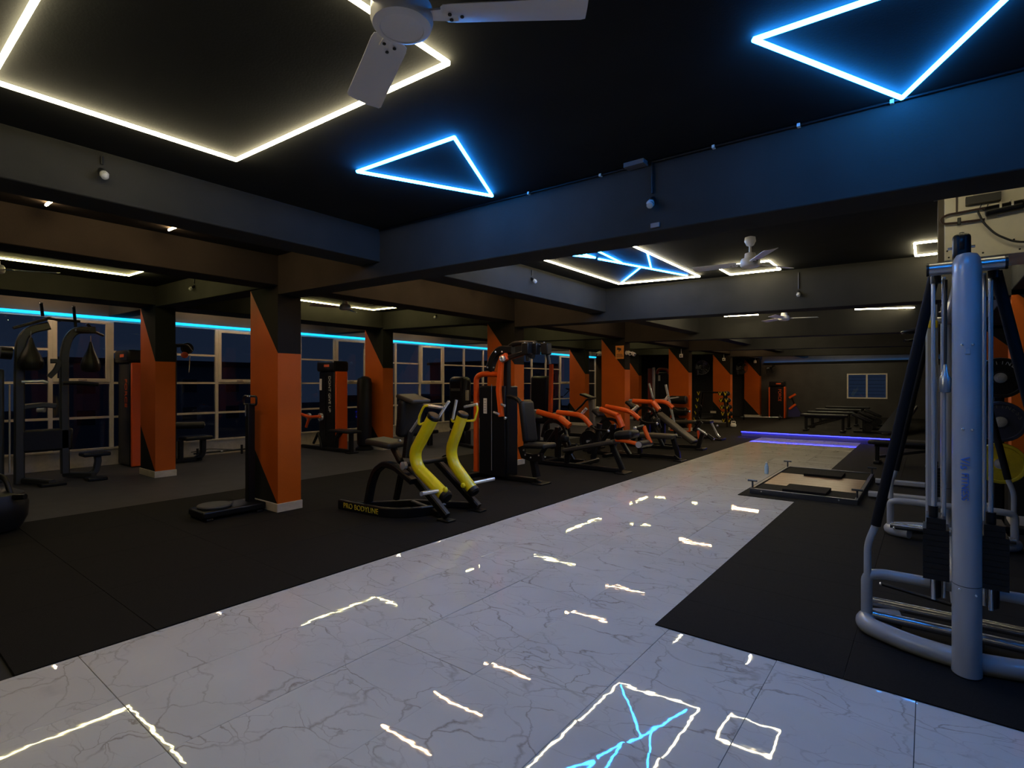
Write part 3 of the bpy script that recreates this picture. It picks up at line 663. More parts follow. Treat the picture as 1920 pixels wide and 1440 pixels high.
MB().cyl(on_y(888, 905, 4.70), on_y(926, 897, 5.0), .024, 12).build('plate_horn', CHROME, t)
for a, b, Y in ((836, 917, 4.02), (869, 909, 4.6)): knob(t, on_y(a, b, Y-.05), .03, YELLOW, 'stop_knob')
sc_ = on_y(724, 829, 4.22); pad(t, 'seat', sc_, (.40, .34, .075), TAN, R3('Y', 6) @ R3('Z', 8), .03)
bar(t, 'seat_post', [sc_+Vector((.10, .02, -.04)), on_y(752, 866, 4.2)], .07, .07, BLACK, up=(0, 1, 0))
cp_ = on_y(768, 782, 4.32); pad(t, 'chest_pad', cp_, (.13, .34, .46), VBLACK, R3('Y', 8), .05)
pad(t, 'chest_pad_top', cp_+Vector((.10, -.03, .23)), (.30, .30, .05), TAN, R3('Y', 14), .02)
bar(t, 'chest_post', [cp_+Vector((.02, -.02, -.15)), on_y(762, 858, 4.25)], .09, .09, BLACK, up=(0, 1, 0))
knob(t, on_y(750, 825, 4.05), .018, CHROME, 'pull_pin')
bar(t, 'guide_bar', [on_y(757, 872, 4.18), on_y(800, 925, 4.18)], .06, .08, BLACK, up=(0, 1, 0))
bar(t, 'guide_bar', [on_y(820, 862, 4.70), on_y(870, 915, 4.70)], .06, .08, BLACK, up=(0, 1, 0))

# ---------------------------------------------------------------- orange and black press tower
def tower_stack(t, x0, x1, y0, y1, z0, z1, name='shroud'):
    return MB().box(x0, x1, y0, y1, z0, z1).build(name, SHROUD, t, bevel=.02, seg=3)
Y = 6.5
t = thing('press_machine', (-5.2, 6.5, 0), 'orange and black fly press machine with weight stack in front of the second column', 'gym machine')
tube(t, 'frame_post', py(Y, (893, 893), (893, 706), (905, 700), (936, 701)), .045, MORANGE, .16, 14)
sh = tower_stack(t, -5.66, -5.13, 6.42, 6.75, .06, 1.47)
MB().box(-5.42, -5.36, 6.412, 6.425, .12, 1.40).build('slot', BLACK, sh)
MB().box(-5.392, -5.385, 6.405, 6.412, .15, 1.5).build('guide_rod', CHROME, sh)
pl_ = on_y(910, 760, 6.42); MB().cbox((pl_.x, 6.416, pl_.z), (.07, .006, .24)).build('placard', WTXT, sh, bevel=.002)
for k in range(5): MB().cbox((pl_.x, 6.412, pl_.z+.08-.04*k), (.045, .002, .006)).build('print_line', m_, sh)
bar(t, 'mast', py(Y, (951, 885), (951, 672)), .10, .09, BLACK, up=(0, 1, 0))
MB().sweep(fillet(py(Y, (918, 694), (926, 668), (938, 655), (962, 655)), .12, 5), .13, .10, up=(0, 1, 0)).build('top_bracket', BLACK, t)
for a, b in ((914, 688), (926, 688), (929, 659), (941, 659)): knob(t, on_y(a, b, 6.44), .016, CHROME)
tube(t, 'top_arm', py(Y, (950, 655), (962, 644), (980, 642), (1005, 643)), .04, BLACK, .1)
bar(t, 'top_arm', [on_y(948, 672, 6.45), on_y(985, 660, 6.42), on_y(1000, 668, 6.40)], .07, .07, BLACK, up=(0, 1, 0))
for a, dy in ((988, -.1), (1004, 0), (1024, .06)):
    MB().cbox(on_y(a, 653, 6.5+dy), (.12, .12, .17)).build('pivot_block', BLACK, t, bevel=.012)
    MB().cyl(on_y(a-4, 640, 6.46+dy), on_y(a-4, 655, 6.46+dy), .012, 8).build('pin', CHROME, t)
MB().cyl(on_y(983, 642, 6.4), on_y(1030, 648, 6.6), .03, 10).build('pivot_shaft', BLACK, t)
tube(t, 'swing_arm', py(6.40, (988, 660), (990, 676)), .028, BLACK, 0)
tube(t, 'swing_arm', py(6.58, (1026, 660), (1030, 682)), .03, BLACK, 0)
MB().sweep(py(6.40, (941, 668), (938, 700), (935, 730), (940, 780)), .085, .06, up=(0, 1, 0)).build('lever', MORANGE, t)
MB().sweep(py(6.40, (944, 664), (948, 676)), .12, .07, up=(0, 1, 0)).build('lever_head', MORANGE, t)
MB().lathe([(.05, 0), (.05, .03), (.03, .045), (.026, .03), (0, .03)], on_y(943, 672, 6.34), (0, -1, 0), 16).build('pivot_cap', CHROME, t)
tube(t, 'hand_grip', py(6.38, (940, 757), (947, 760)), .02, CHROME, 0); tube(t, 'hand_grip', py(6.36, (926, 772), (936, 776)), .02, CHROME, 0)
knob(t, on_y(948, 783, 6.4), .025, CHROME, 'pull_pin')
tube(t, 'back_frame', py(6.48, (948, 742), (965, 744), (976, 752), (983, 790), (986, 836)), .035, BLACK, .12)
pad(t, 'backrest', on_y(990, 789, 6.5), (.10, .30, .62), VBLACK, R3('Y', -8), .04)
pad(t, 'seat', on_y(1012, 834, 6.5), (.38, .34, .075), VBLACK, R3('Y', -2), .03)
MB().sweep(py(6.44, (977, 836), (982, 853), (1000, 858), (1018, 856)), .11, .05, up=(0, 1, 0)).build('seat_bracket', BLACK, t)
for a, b in ((982, 843), (985, 852), (995, 857), (1010, 853), (1022, 856)): knob(t, on_y(a, b, 6.40), .014, CHROME)
bar(t, 'seat_post', py(6.5, (1000, 860), (1006, 893)), .11, .09, BLACK, up=(0, 1, 0))
bar(t, 'base_rail', [(-5.9, 6.52, .05), (-4.62, 6.55, .05)], .08, .075, BLACK); MB().box(-4.66, -4.46, 6.44, 6.70, .008, .03).build('foot_pad', BLACK, t, bevel=.006)
bar(t, 'base_foot', [(-4.66, 6.55, .06), (-4.56, 6.58, .02)], .09, .05, BLACK)
bar(t, 'base_cross', [(-5.75, 6.2, .05), (-5.75, 6.95, .05)], .08, .075, BLACK)

# ---------------------------------------------------------------- shrouded towers
def tower(x0, x1, y, h, label, cap=True, side=None, text=None, tcol=None, name='cable_tower', d=.32, badge=True):
    t = thing(name, ((x0+x1)/2, y+d/2, 0), label, 'gym machine')
    zt = h-(.24 if cap else 0)
    b = MB().box(x0, x1, y, y+d, .02, zt).build('shroud', SHROUD, t, bevel=.03, seg=3)
    if cap:
        c = MB().box(x0-.03, x1+.05, y-.05, y+d+.03, zt, h).build('head_cover', SHROUD, t, bevel=.05, seg=4)
        if badge: MB().cbox(((x0+x1)/2+.08, y-.052, h-.11), (.20, .006, .055)).build('badge', RTXT, c, bevel=.002)
    if side: MB().box(x1+.005, x1+.06, y+.01, y+d-.02, .02, zt).build('side_post', side, t, bevel=.01)
    if text:
        text_mesh('lettering', text, .12 if tcol is WTXT else .17, tcol, t, Matrix.Translation(((x0+x1)/2+.12, y-.004, h*.63)) @ Matrix.Rotation(math.pi/2, 4, 'X') @ Matrix.Rotation(-math.pi/2, 4, 'Z'))
    return t
t = tower(-11.08, -10.47, 7.0, 2.02, 'black lat tower lettered with white words beside a low bench', side=MORANGE, text='DONT GIVE UP', tcol=WTXT)
p_ = on_y(598, 720, 6.99); MB().cbox((-11.0, 6.994, p_.z), (.09, .006, .26)).build('placard', WTXT, t, bevel=.002)
MB().box(-10.86, -10.80, 6.992, 7.0, .3, 1.7).build('slot', BLACK, t)
pad(t, 'seat', (-10.05, 6.98, .47), (.78, .32, .06), VBLACK, None, .025)
bar(t, 'seat_leg', [(-9.82, 6.98, .05), (-9.82, 6.98, .44)], .09, .09, BLACK, up=(0, 1, 0)); bar(t, 'seat_leg', [(-10.38, 6.98, .05), (-10.36, 6.98, .30), (-10.22, 6.98, .43)], .09, .09, BLACK, up=(0, 1, 0))
bar(t, 'base_rail', [(-11.6, 6.9, .05), (-9.78, 6.98, .05)], .08, .07, BLACK); MB().box(-9.88, -9.72, 6.86, 7.10, .006, .03).build('foot_pad', BLACK, t, bevel=.005)
tube(t, 'lever', py(6.8, (563, 775), (580, 781), (600, 780)), .035, MORANGE, .04); tube(t, 'lever', py(6.8, (574, 800), (580, 781)), .03, MORANGE, .02)
disc(t, 'pulley', on_y(601, 781, 6.85), .09, .05, CHROME); disc(t, 'pulley', on_y(579, 781, 6.85), .09, .05, CHROME)
tube(t, 'lever', py(6.85, (588, 830), (597, 810), (604, 838)), .03, BLACK, .03)
t = tower(-11.92, -11.28, 3.36, 2.12, 'black tower with orange edge between the left window and the inner column', side=MORANGE, text='FORCE', tcol=RTXT)
# tall bag beside the inner column
t = thing('punching_bag', (-10.1, 7.53, .10), 'tall black punching bag standing against the second inner column', 'punching bag')
MB().lathe([(.10, .0), (.15, .02), (.165, .08), (.165, 1.42), (.15, 1.52), (.08, 1.57), (0, 1.58)], (-10.1, 7.53, .10), seg=24).build('body', VBLACK, t)
MB().lathe([(.20, 0), (.20, .05), (.12, .10), (.08, .10)], (-10.1, 7.53, .005), seg=20).build('base', BLACK, t)
MB().lathe([(.168, -.03), (.168, .03)], (-10.1, 7.53, 1.35), seg=24).build('band', BLACK, t)

t = thing('cable_tower', (-9.1, 9.6, 0), 'rounded black tower behind the yellow row machine handles', 'gym machine')
MB().box(-9.42, -8.86, 9.5, 9.82, .35, 1.68).build('shroud', SHROUD, t, bevel=.12, seg=5)
MB().cbox((-9.14, 9.49, 1.36), (.30, .01, .06)).build('badge', mat('grey_print', (.10, .10, .10), .5), t, bevel=.002); MB().box(-8.86, -8.80, 9.55, 9.62, 1.1, 1.35).build('placard', BEIGE, t, bevel=.004)
MB().box(-9.4, -8.88, 9.55, 9.78, .01, .36).build('base', BLACK, t, bevel=.02)
pad(t, 'seat', on_y(800, 808, 9.0), (.5, .35, .09), VBLACK, None, .03); bar(t, 'seat_post', [on_y(806, 812, 9.0), Vector((on_y(806, 812, 9.0).x, 9.0, .02))], .12, .12, BLACK, up=(0, 1, 0))
tube(t, 'lever', py(9.3, (845, 835), (855, 855), (848, 868)), .03, MORANGE, .03)
disc(t, 'roller', on_y(842, 872, 7.2), .22, .10, BLACK)
bar(t, 'base_rail', [(-9.3, 9.6, .04), (-8.2, 9.2, .04)], .08, .07, BLACK)

t = thing('cable_tower', (-7.7, 11.1, 0), 'tall black tower with orange side post behind the press machine seat', 'gym machine')
MB().box(-7.98, -7.46, 11.0, 11.34, .50, 1.70).build('shroud', SHROUD, t, bevel=.07, seg=4)
bar(t, 'side_post', py(11.0, (1032, 772), (1034, 682)), .10, .08, MORANGE, up=(0, 1, 0))
bar(t, 'leg', [(-7.85, 11.15, .01), (-7.85, 11.15, .55)], .12, .12, BLACK, up=(0, 1, 0)); bar(t, 'leg', [(-7.52, 11.15, .01), (-7.55, 11.15, .55)], .10, .10, BLACK, up=(0, 1, 0))
bar(t, 'base_rail', [(-8.1, 11.15, .04), (-7.3, 11.15, .04)], .08, .07, BLACK)

# ---------------------------------------------------------------- row of plate-loaded bench machines along the walkway
def plates(t, px, py_, Y, r, n=2, m=None):
    c = on_y(px, py_, Y)
    for k in range(n): disc(t, 'weight_plate', c+Vector((0, .07*k, 0)), r, .05, m or BLACK)
    MB().cyl(c-Vector((0, .08, 0)), c+Vector((0, .07*n+.05, 0)), .025, 10).build('plate_horn', CHROME, t)
# 1: leg curl bench
Y = 8.2
t = thing('leg_curl_machine', (-4.4, Y, 0), 'leg curl bench with orange arms and round rollers beside the press machine', 'gym machine')
def bench_pad(t, Y, a, b, m, w=.30, th=.07, name='bench_pad'):
    A, B = on_y(*a, Y), on_y(*b, Y); d = B-A
    ang = -math.degrees(math.atan2(d.z, d.x))
    return pad(t, name, (A+B)/2, (d.length, w, th), m, R3('Y', ang), .03)
bench_pad(t, Y, (1062, 843), (1158, 826), TAN, .32, .08)
MB().sweep(fillet(py(Y, (1062, 843), (1070, 839), (1082, 836)), .05, 3), .10, .07, up=(0, 1, 0)).build('under_frame', BLACK, t)
pad(t, 'hump_pad', on_y(1175, 814, Y), (.36, .34, .15), VBLACK, R3('Y', -8), .07)
bar(t, 'front_leg', py(Y, (1147, 832), (1168, 880)), .09, .08, BLACK, up=(0, 1, 0)); bar(t, 'rear_leg', py(Y, (1063, 868), (1064, 850), (1072, 842)), .09, .08, BLACK, up=(0, 1, 0), fil=.05)
bar(t, 'base_rail', [Vector((on_y(1010, 868, Y).x, Y, .05)), Vector((on_y(1164, 882, Y).x, Y, .05))], .08, .07, BLACK)
p_ = on_y(1168, 882, Y); MB().box(p_.x-.08, p_.x+.10, Y-.16, Y+.16, .008, .03).build('foot_pad', BLACK, t, bevel=.005)
tube(t, 'lever', py(Y-.1, (1155, 824), (1175, 826), (1198, 832)), .032, MORANGE, .05)
tube(t, 'lever', py(Y+.1, (1207, 798), (1212, 812), (1220, 830)), .035, MORANGE, .05)
MB().cyl(on_y(1198, 833, Y-.25), on_y(1219, 829, Y+.18), .06, 18).build('roller', VBLACK, t, bevel=.012)
MB().cyl(on_y(1197, 833, Y-.27), on_y(1198, 833, Y-.25), .05, 18).build('roller_cap', CHROME, t)
MB().cyl(on_y(1192, 802, Y-.1), on_y(1206, 798, Y+.12), .03, 14).build('roller', BLACK, t); knob(t, on_y(1191, 802, Y-.12), .03, CHROME, 'roller_cap')
plates(t, 1105, 826, 9.0, .21, 2); bar(t, 'mast', [Vector((-5.05, 9.0, .02)), Vector((-4.9, 9.0, .75))], .09, .09, BLACK, up=(0, 1, 0)); bar(t, 'base_cross', [(-4.95, 8.2, .05), (-5.0, 9.1, .05)], .08, .07, BLACK)
# rear unit with the curved orange arms; three of them, one behind the other
def arm_unit(t, Y, P0, P1, P2, P3, P4, P5, plate, handle, post):
    tube(t, 'upper_arm', py(Y-.15, P0, P1), .055, MORANGE, 0, 12)
    tube(t, 'long_arm', py(Y+.15, P2, P3, P4), .05, MORANGE, .15, 12)
    tube(t, 'down_arm', py(Y-.15, P1, P5), .065, MORANGE, 0, 12)
    A = on_y(*P0, Y-.15); pad(t, 'elbow_pad', A+Vector((-.06, 0, -.08)), (.22, .26, .08), VBLACK, R3('Y', 38), .03)
    tube(t, 'grip', [on_y(*P0, Y-.15)+Vector((-.10, 0, .02)), on_y(*P0, Y-.15)+Vector((-.02, 0, .02))], .03, CHROME, 0)
    B = on_y(*P4, Y+.15); tube(t, 'hand_bar', [B, B+Vector((.12, -.02, -.06)), B+Vector((.42, -.12, -.06))], .02, BLACK, .04); knob(t, B+Vector((.42, -.12, -.06)), .03, CHROME, 'end_cap', (1, 0, 0))
    h0, h1 = on_y(*handle[0], Y+.2), on_y(*handle[1], Y+.2); MB().cyl(h0, h1, .035, 12).build('plate_horn', CHROME, t)
    q = on_y(*post, Y)
    bar(t, 'mast', [Vector((q.x, Y, .02)), q], .11, .10, BLACK, up=(0, 1, 0))
    bar(t, 'strut', [Vector((q.x-.45, Y, .04)), q+Vector((-.02, 0, -.05))], .08, .08, BLACK, up=(0, 1, 0)); bar(t, 'strut', [Vector((q.x+.38, Y, .04)), q+Vector((.02, 0, -.1))], .08, .08, BLACK, up=(0, 1, 0))
    bar(t, 'base_rail', [Vector((q.x-.6, Y, .045)), Vector((q.x+.6, Y, .045))], .08, .07, BLACK); bar(t, 'base_cross', [Vector((q.x, Y-.4, .045)), Vector((q.x, Y+.4, .045))], .08, .07, BLACK)
    bar(t, 'link', [on_y(*P1, Y-.1), on_y(*P5, Y-.1), q+Vector((0, 0, -.15))], .07, .06, BLACK, up=(0, 1, 0))
    MB().sweep(fillet([q+Vector((-.30, -.1, -.2)), q+Vector((-.22, -.1, .12)), q+Vector((.15, -.1, .12)), q+Vector((.35, -.1, -.35))], .2, 5), .06, .05, up=(0, 1, 0)).build('arch', BLACK, t)
    plates(t, plate[0], plate[1], Y+.25, .20, 2)
    for d in ((.12, -.16, .02), (.22, -.14, -.12)): knob(t, q+Vector(d), .022, CHROME)
    pad(t, 'knee_pad', q+Vector((.30, -.22, -.18)), (.16, .14, .16), VBLACK, None, .06)
    return t
arm_unit(t, 8.75, (1008, 771), (1050, 783), (1045, 772), (1092, 778), (1108, 798), (1068, 798), (1035, 822), ((1091, 775), (1100, 765)), (1046, 800))
# 2: flat bench machine
Y = 10.2
t = thing('bench_machine', (-4.2, Y, 0), 'orange armed machine with flat dark bench, middle of the three', 'gym machine')
bench_pad(t, Y, (1196, 814), (1266, 818), TAN, .34, .09)
bar(t, 'front_leg', py(Y, (1262, 822), (1270, 845), (1272, 858)), .09, .08, BLACK, up=(0, 1, 0), fil=.05)
p_ = on_y(1275, 863, Y); bar(t, 'base_foot', [Vector((p_.x-.10, Y, .10)), Vector((p_.x, Y, .03))], .10, .06, BLACK); MB().box(p_.x-.08, p_.x+.08, Y-.16, Y+.16, .008, .03).build('foot_pad', BLACK, t, bevel=.005)
bar(t, 'base_rail', [Vector((on_y(1150, 850, Y).x, Y, .06)), Vector((p_.x-.08, Y, .06))], .08, .07, BLACK)
bar(t, 'rear_leg', [Vector((on_y(1200, 850, Y).x, Y, .05)), on_y(1200, 818, Y)], .09, .08, BLACK, up=(0, 1, 0))
MB().lathe([(.04, 0), (.02, .02), (.012, .10), (0, .10)], on_y(1268, 818, Y), (1, 0, 0), 10).build('end_grip', BLACK, t)
arm_unit(t, 10.1, (1126, 766), (1158, 778), (1136, 761), (1182, 770), (1199, 785), (1167, 800), (1108, 845), ((1186, 770), (1196, 760)), (1150, 795))
# 3: decline bench
Y = 12.2
t = thing('decline_machine', (-4.5, Y, 0), 'orange armed machine with dark bench sloping down to the walkway', 'gym machine')
bench_pad(t, Y, (1234, 774), (1303, 829), TAN, .34, .10)
bar(t, 'front_leg', py(Y, (1319, 806), (1313, 825), (1308, 840)), .09, .08, BLACK, up=(0, 1, 0), fil=.05)
p_ = on_y(1316, 842, Y); MB().box(p_.x-.10, p_.x+.07, Y-.15, Y+.15, .008, .05).build('foot_pad', BLACK, t, bevel=.01)
bar(t, 'base_rail', [Vector((on_y(1215, 835, Y).x, Y, .06)), Vector((p_.x-.06, Y, .06))], .08, .07, BLACK)
bar(t, 'mast', [Vector((on_y(1243, 835, Y).x, Y, .04)), on_y(1243, 784, Y)], .10, .09, BLACK, up=(0, 1, 0))
MB().cyl(on_y(1308, 802, Y-.15), on_y(1325, 814, Y-.05), .025, 12).build('leg_bar', CHROME, t); MB().cyl(on_y(1325, 814, Y-.05), on_y(1336, 822, Y+.05), .045, 14).build('roller', VBLACK, t); knob(t, on_y(1337, 822, Y+.05), .03, CHROME, 'roller_cap', (1, 0, 0))
bar(t, 'stop_bracket', py(Y, (1309, 806), (1311, 822)), .05, .05, MORANGE, up=(0, 1, 0))
bar(t, 'strut', py(Y, (1304, 808), (1316, 790)), .06, .06, BLACK, up=(0, 1, 0))
MB().cyl(on_y(1218, 751, 12.6), on_y(1273, 744, 12.6), .018, 10).build('rack_bar', CHROME, t)
bar(t, 'rack_post', [on_y(1266, 800, 12.6), on_y(1248, 720, 12.6)], .05, .05, GREY, up=(0, 1, 0)); bar(t, 'rack_post', [on_y(1224, 745, 12.6), on_y(1217, 718, 12.6)], .04, .04, GREY, up=(0, 1, 0))
bar(t, 'rack_foot', [on_y(1266, 800, 12.6), Vector((on_y(1266, 800, 12.6).x, 12.6, .01))], .05, .05, BLACK, up=(0, 1, 0))
arm_unit(t, 11.9, (1187, 751), (1224, 753), (1228, 751), (1250, 753), (1262, 764), (1236, 768), (1215, 795), ((1247, 750), (1253, 741)), (1215, 772))
# 4: bench with a bent front leg farther on
Y = 14.6
t = thing('adjustable_bench', (-5.2, Y, 0), 'dark adjustable bench with thin bent front leg before the dumbbell rack', 'bench')
bench_pad(t, Y, (1262, 790), (1305, 790), TAN, .32, .09); bench_pad(t, Y, (1308, 789), (1335, 790), VBLACK, .32, .09, 'seat')
bar(t, 'front_leg', py(Y, (1334, 792), (1346, 816), (1350, 819)), .05, .05, GREY, up=(0, 1, 0)); p_ = on_y(1350, 820, Y)
MB().box(p_.x-.10, p_.x+.10, Y-.2, Y+.2, .008, .06).build('foot_pad', BLACK, t, bevel=.01); bar(t, 'rear_leg', [on_y(1270, 792, Y), Vector((on_y(1266, 815, Y).x, Y, .02))], .08, .08, BLACK, up=(0, 1, 0))
bar(t, 'strut', py(Y, (1312, 792), (1300, 806)), .07, .07, BLACK, up=(0, 1, 0)); bar(t, 'base_rail', [Vector((on_y(1264, 815, Y).x, Y, .05)), Vector((p_.x, Y, .05))], .06, .05, BLACK)
knob(t, on_y(1345, 797, Y-.1), .03, CHROME, 'pull_pin')
# spin bike style console seen above the first unit
Y = 10.9
t = thing('exercise_bike', (-6.3, Y, 0), 'grey and black exercise bike with raised handlebar near the inner column', 'exercise bike')
q0 = on_y(1108, 742, Y)
bar(t, 'post', [on_y(1108, 744, Y), on_y(1110, 770, Y), Vector((on_y(1112, 800, Y).x, Y, .30))], .12, .10, mat('taupe_paint', (.09, .08, .075), .4), up=(0, 1, 0))
pad(t, 'console', on_y(1102, 742, Y), (.32, .26, .05), BLACK, R3('Y', 18), .02)
tube(t, 'handlebar', py(Y-.2, (1080, 769), (1092, 758), (1100, 748), (1114, 746)), .022, BLACK, .05)
pad(t, 'saddle', on_y(1062, 772, Y), (.30, .24, .07), VBLACK, None, .03)
bar(t, 'seat_post', [on_y(1062, 774, Y), Vector((on_y(1068, 800, Y).x, Y, .3))], .06, .05, BLACK, up=(0, 1, 0))
MB().lathe([(.05, -.04), (.23, -.03), (.25, 0), (.23, .03), (.05, .04)], (on_y(1112, 800, Y).x, Y, .30), (0, 1, 0), 28).build('flywheel', BLACK, t)
bar(t, 'base_rail', [Vector((on_y(1055, 815, Y).x, Y, .05)), Vector((on_y(1125, 825, Y).x, Y, .05))], .10, .07, BLACK)
bar(t, 'frame', [Vector((on_y(1068, 800, Y).x, Y, .3)), Vector((on_y(1112, 800, Y).x, Y, .30))], .08, .08, BLACK, up=(0, 1, 0))
for q in (1058, 1122):
    X = on_y(q, 820, Y).x; bar(t, 'foot', [(X, Y-.25, .03), (X, Y+.25, .03)], .07, .05, BLACK)
for kx, ky, yy, lab in ((1040, 738, 13.2, 'dark exercise bike before the second window pair'), (1160, 735, 17.2, 'dark exercise bike deep between the column rows')):
    X = on_y(kx, 720, yy).x
    c = copy_tree(t, (X-t.location.x, yy-t.location.y, 0), lab)

# ---------------------------------------------------------------- grey multi-station cable machine beside the walkway
t = thing('cable_machine', (.155, 5.1, 0), 'silver grey multi-station cable machine with tall mast and black weight stacks', 'cable machine')
def ellipse(c, rx, ry, n=28): return [Vector((c[0]+rx*math.cos(2*math.pi*k/n), c[1]+ry*math.sin(2*math.pi*k/n), c[2])) for k in range(n)]
def end_frame(yf, sgn):
    """one end of the machine; sgn +1 faces the viewer, -1 the far end"""
    def Q(x, y, z): return Vector((x, yf+sgn*(y-3.62), z))
    mx = .158
    rings = [ellipse(Q(mx, 3.62, z), .060*s, .078*s) for z, s in ((.012, 1.06), (.05, 1.02), (.30, 1.01), (1.2, 1.0), (2.06, 1.0), (2.11, .98), (2.145, .90), (2.165, .72), (2.172, .4))]
    mast = MB().loft(rings).build('mast', GREY, t)
    MB().loft([ellipse(Q(mx, 3.62, .002), .064, .083), ellipse(Q(mx, 3.62, .014), .064, .083)]).build('mast_shoe', BLACK, mast)
    MB().loft([ellipse(Q(mx, 3.62, .470), .0612, .0792), ellipse(Q(mx, 3.62, .473), .0612, .0792)]).build('mast_joint', BLACK, mast)
    for x, z in ((-.030, .455), (.034, .435), (-.018, 1.27), (.018, 1.27), (-.02, 1.70), (.02, 1.70)):
        yy = 3.62-.078*math.sqrt(max(0, 1-(x/.061)**2)); knob(mast, Q(mx+x, yy, z), .007, CHROME, 'bolt', (0, -sgn, 0))
    MB().cbox(Q(mx, 3.543, 1.665), (.022, .01, .03)).build('latch', GREY, mast, bevel=.003)
    tube(t, 'head_tube', [Q(.005, 3.72, 2.125), Q(.315, 3.72, 2.125)], .034, mat('satin_steel', (.45, .44, .43), .3, .8), 0, 16)
    for x in (-.001, .317): MB().cyl(Q(x-.006, 3.72, 2.125), Q(x+.006, 3.72, 2.125), .036, 16).build('head_cap', BLACK, t)
    MB().cbox(Q(mx-.02, 3.66, 2.215), (.075, .11, .13)).build('pulley_housing', BLACK, t, bevel=.02, seg=3)
    disc(t, 'pulley', Q(mx-.02, 3.64, 2.235), .055, .02, BLACK, (1, 0, 0), .008)
    MB().cyl(Q(mx-.075, 3.66, 2.215), Q(mx+.035, 3.66, 2.215), .007, 8).build('axle', CHROME, t)
    for s, xs_, x0, zl in ((-1, .035, .042, .405), (1, .275, .272, .385)):
        for dx in (-.012,):
            MB().cyl(Q(xs_+dx, 3.80, .30), Q(xs_+dx, 3.80, 2.11), .0105, 10).build('guide_rod', CHROME, t)
        MB().cyl(Q(xs_+s*-.035, 3.86, .30), Q(xs_+s*-.035, 3.86, 2.10), .0105, 10).build('guide_rod', CHROME, t)
        MB().cyl(Q(xs_, 3.80, 2.06), Q(xs_, 3.80, 2.10), .025, 12).build('rod_collar', BLACK, t)
        z = .42
        for k in range(11):
            w = .115 if k < 9 else .085
            MB().cbox(Q(xs_, 3.85, z+.0155), (w, .19, .029)).build('weight_plate', BLACK, t); z += .031
        MB().cyl(Q(xs_-.012, 3.80, z), Q(xs_-.012, 3.80, z+.06), .022, 12).build('selector_stem', BLACK, t)
        MB().lathe([(.012, 0), (.024, .01), (.026, .04), (.026, .12)], Q(xs_, 3.83, .30), seg=14).build('buffer', BLACK, t)
        # long black brace from the head down to the base ring
        a = Q(xs_+s*.01, 3.84, 2.10); b = Q(mx+s*.41, 3.93, .64); c = Q(mx+s*.45, 3.93, .52); d = Q(mx+s*.45, 3.92, .32)
        MB().cyl(a, b, .027, 14).build('brace_sleeve', mat('rubber_sleeve', (.005, .005, .006), .7, spec=.15), t)
        tube(t, 'brace_foot', [b, c, d], .020, GREY, .05, 12)
        # rounded side loop of the base
    tube(t, 'base_ring', [Q(mx-.30, 4.05, .06), Q(mx-.46, 3.98, .055), Q(mx-.46, 3.84, .055), Q(mx-.22, 3.70, .055), Q(mx, 3.655, .055), Q(mx+.22, 3.70, .055), Q(mx+.46, 3.84, .055), Q(mx+.46, 3.98, .055), Q(mx+.30, 4.05, .06)], .052, GREY, .10, 16)
    tube(t, 'upper_ring', [Q(mx-.455, 3.93, .06), Q(mx-.455, 3.93, .33), Q(mx-.38, 3.95, .345), Q(mx+.38, 3.95, .345), Q(mx+.455, 3.93, .33), Q(mx+.455, 3.93, .06)], .030, GREY, .07, 14)
    for yy, zz in ((3.98, .085), (4.10, .125)):
        tube(t, 'base_tube', [Q(mx-.45, yy-.03, zz), Q(mx+.45, yy-.03, zz)], .030, mat('brushed_steel', (.34, .35, .38), .25, .8), 0, 14)
    MB().cyl(Q(mx-.40, 4.35, .16), Q(mx-.02, 4.25, .14), .011, 10).build('foot_bar', BLACK, t); knob(t, Q(mx-.405, 4.35, .16), .013, CHROME, 'bar_cap', (-1, 0, 0))
    return mast
m1 = end_frame(3.62, 1)
text_mesh('lettering', 'FITNESS', .040, BTXT, m1, Matrix.Translation((.158-.012, 3.5395, .98)) @ Matrix.Rotation(math.pi/2, 4, 'X') @ Matrix.Rotation(-math.pi/2, 4, 'Z'), extrude=.0022)
text_mesh('logo', 'V/s', .052, BTXT, m1, Matrix.Translation((.158-.012, 3.5395, 1.10)) @ Matrix.Rotation(math.pi/2, 4, 'X') @ Matrix.Rotation(-math.pi/2, 4, 'Z'), extrude=.0022)
end_frame(6.85, -1)
bar(t, 'top_beam', [(.158, 3.66, 2.14), (.158, 6.80, 2.14)], .06, .09, GREY)
tube(t, 'base_spine', [(.158, 3.9, .06), (.158, 6.5, .06)], .04, GREY, 0, 12)
bar(t, 'station_post', [(.02, 5.2, .02), (.02, 5.2, 2.1)], .07, .10, GREY, up=(0, 1, 0)); bar(t, 'station_post', [(.30, 5.3, .02), (.30, 5.3, 2.1)], .07, .10, GREY, up=(0, 1, 0))
tube(t, 'pull_handle', [(-.02, 6.6, 2.02), (-.16, 6.5, 2.0), (-.20, 6.3, 1.99), (-.05, 6.25, 2.02)], .016, BLACK, .05)
tube(t, 'pull_handle', [(-.02, 6.6, 1.95), (-.16, 6.5, 1.92), (-.18, 6.3, 1.91)], .012, BLACK, .05)
MB().cbox((.03, 5.14, 1.95), (.06, .03, .06)).build('yellow_knob', YRUB, t, bevel=.012)
cb = MB().cyl((.075, 3.83, 1.55), (.078, 3.83, 2.08), .008, 8).build('cable', CABLE, t)
MB().lathe([(.012, -.05), (.026, -.045), (.028, .03), (.018, .05), (.008, .11)], (.075, 3.83, 1.50), seg=14).build('cable_end', mat('bottle_silver', (.35, .36, .38), .25, .7), t)

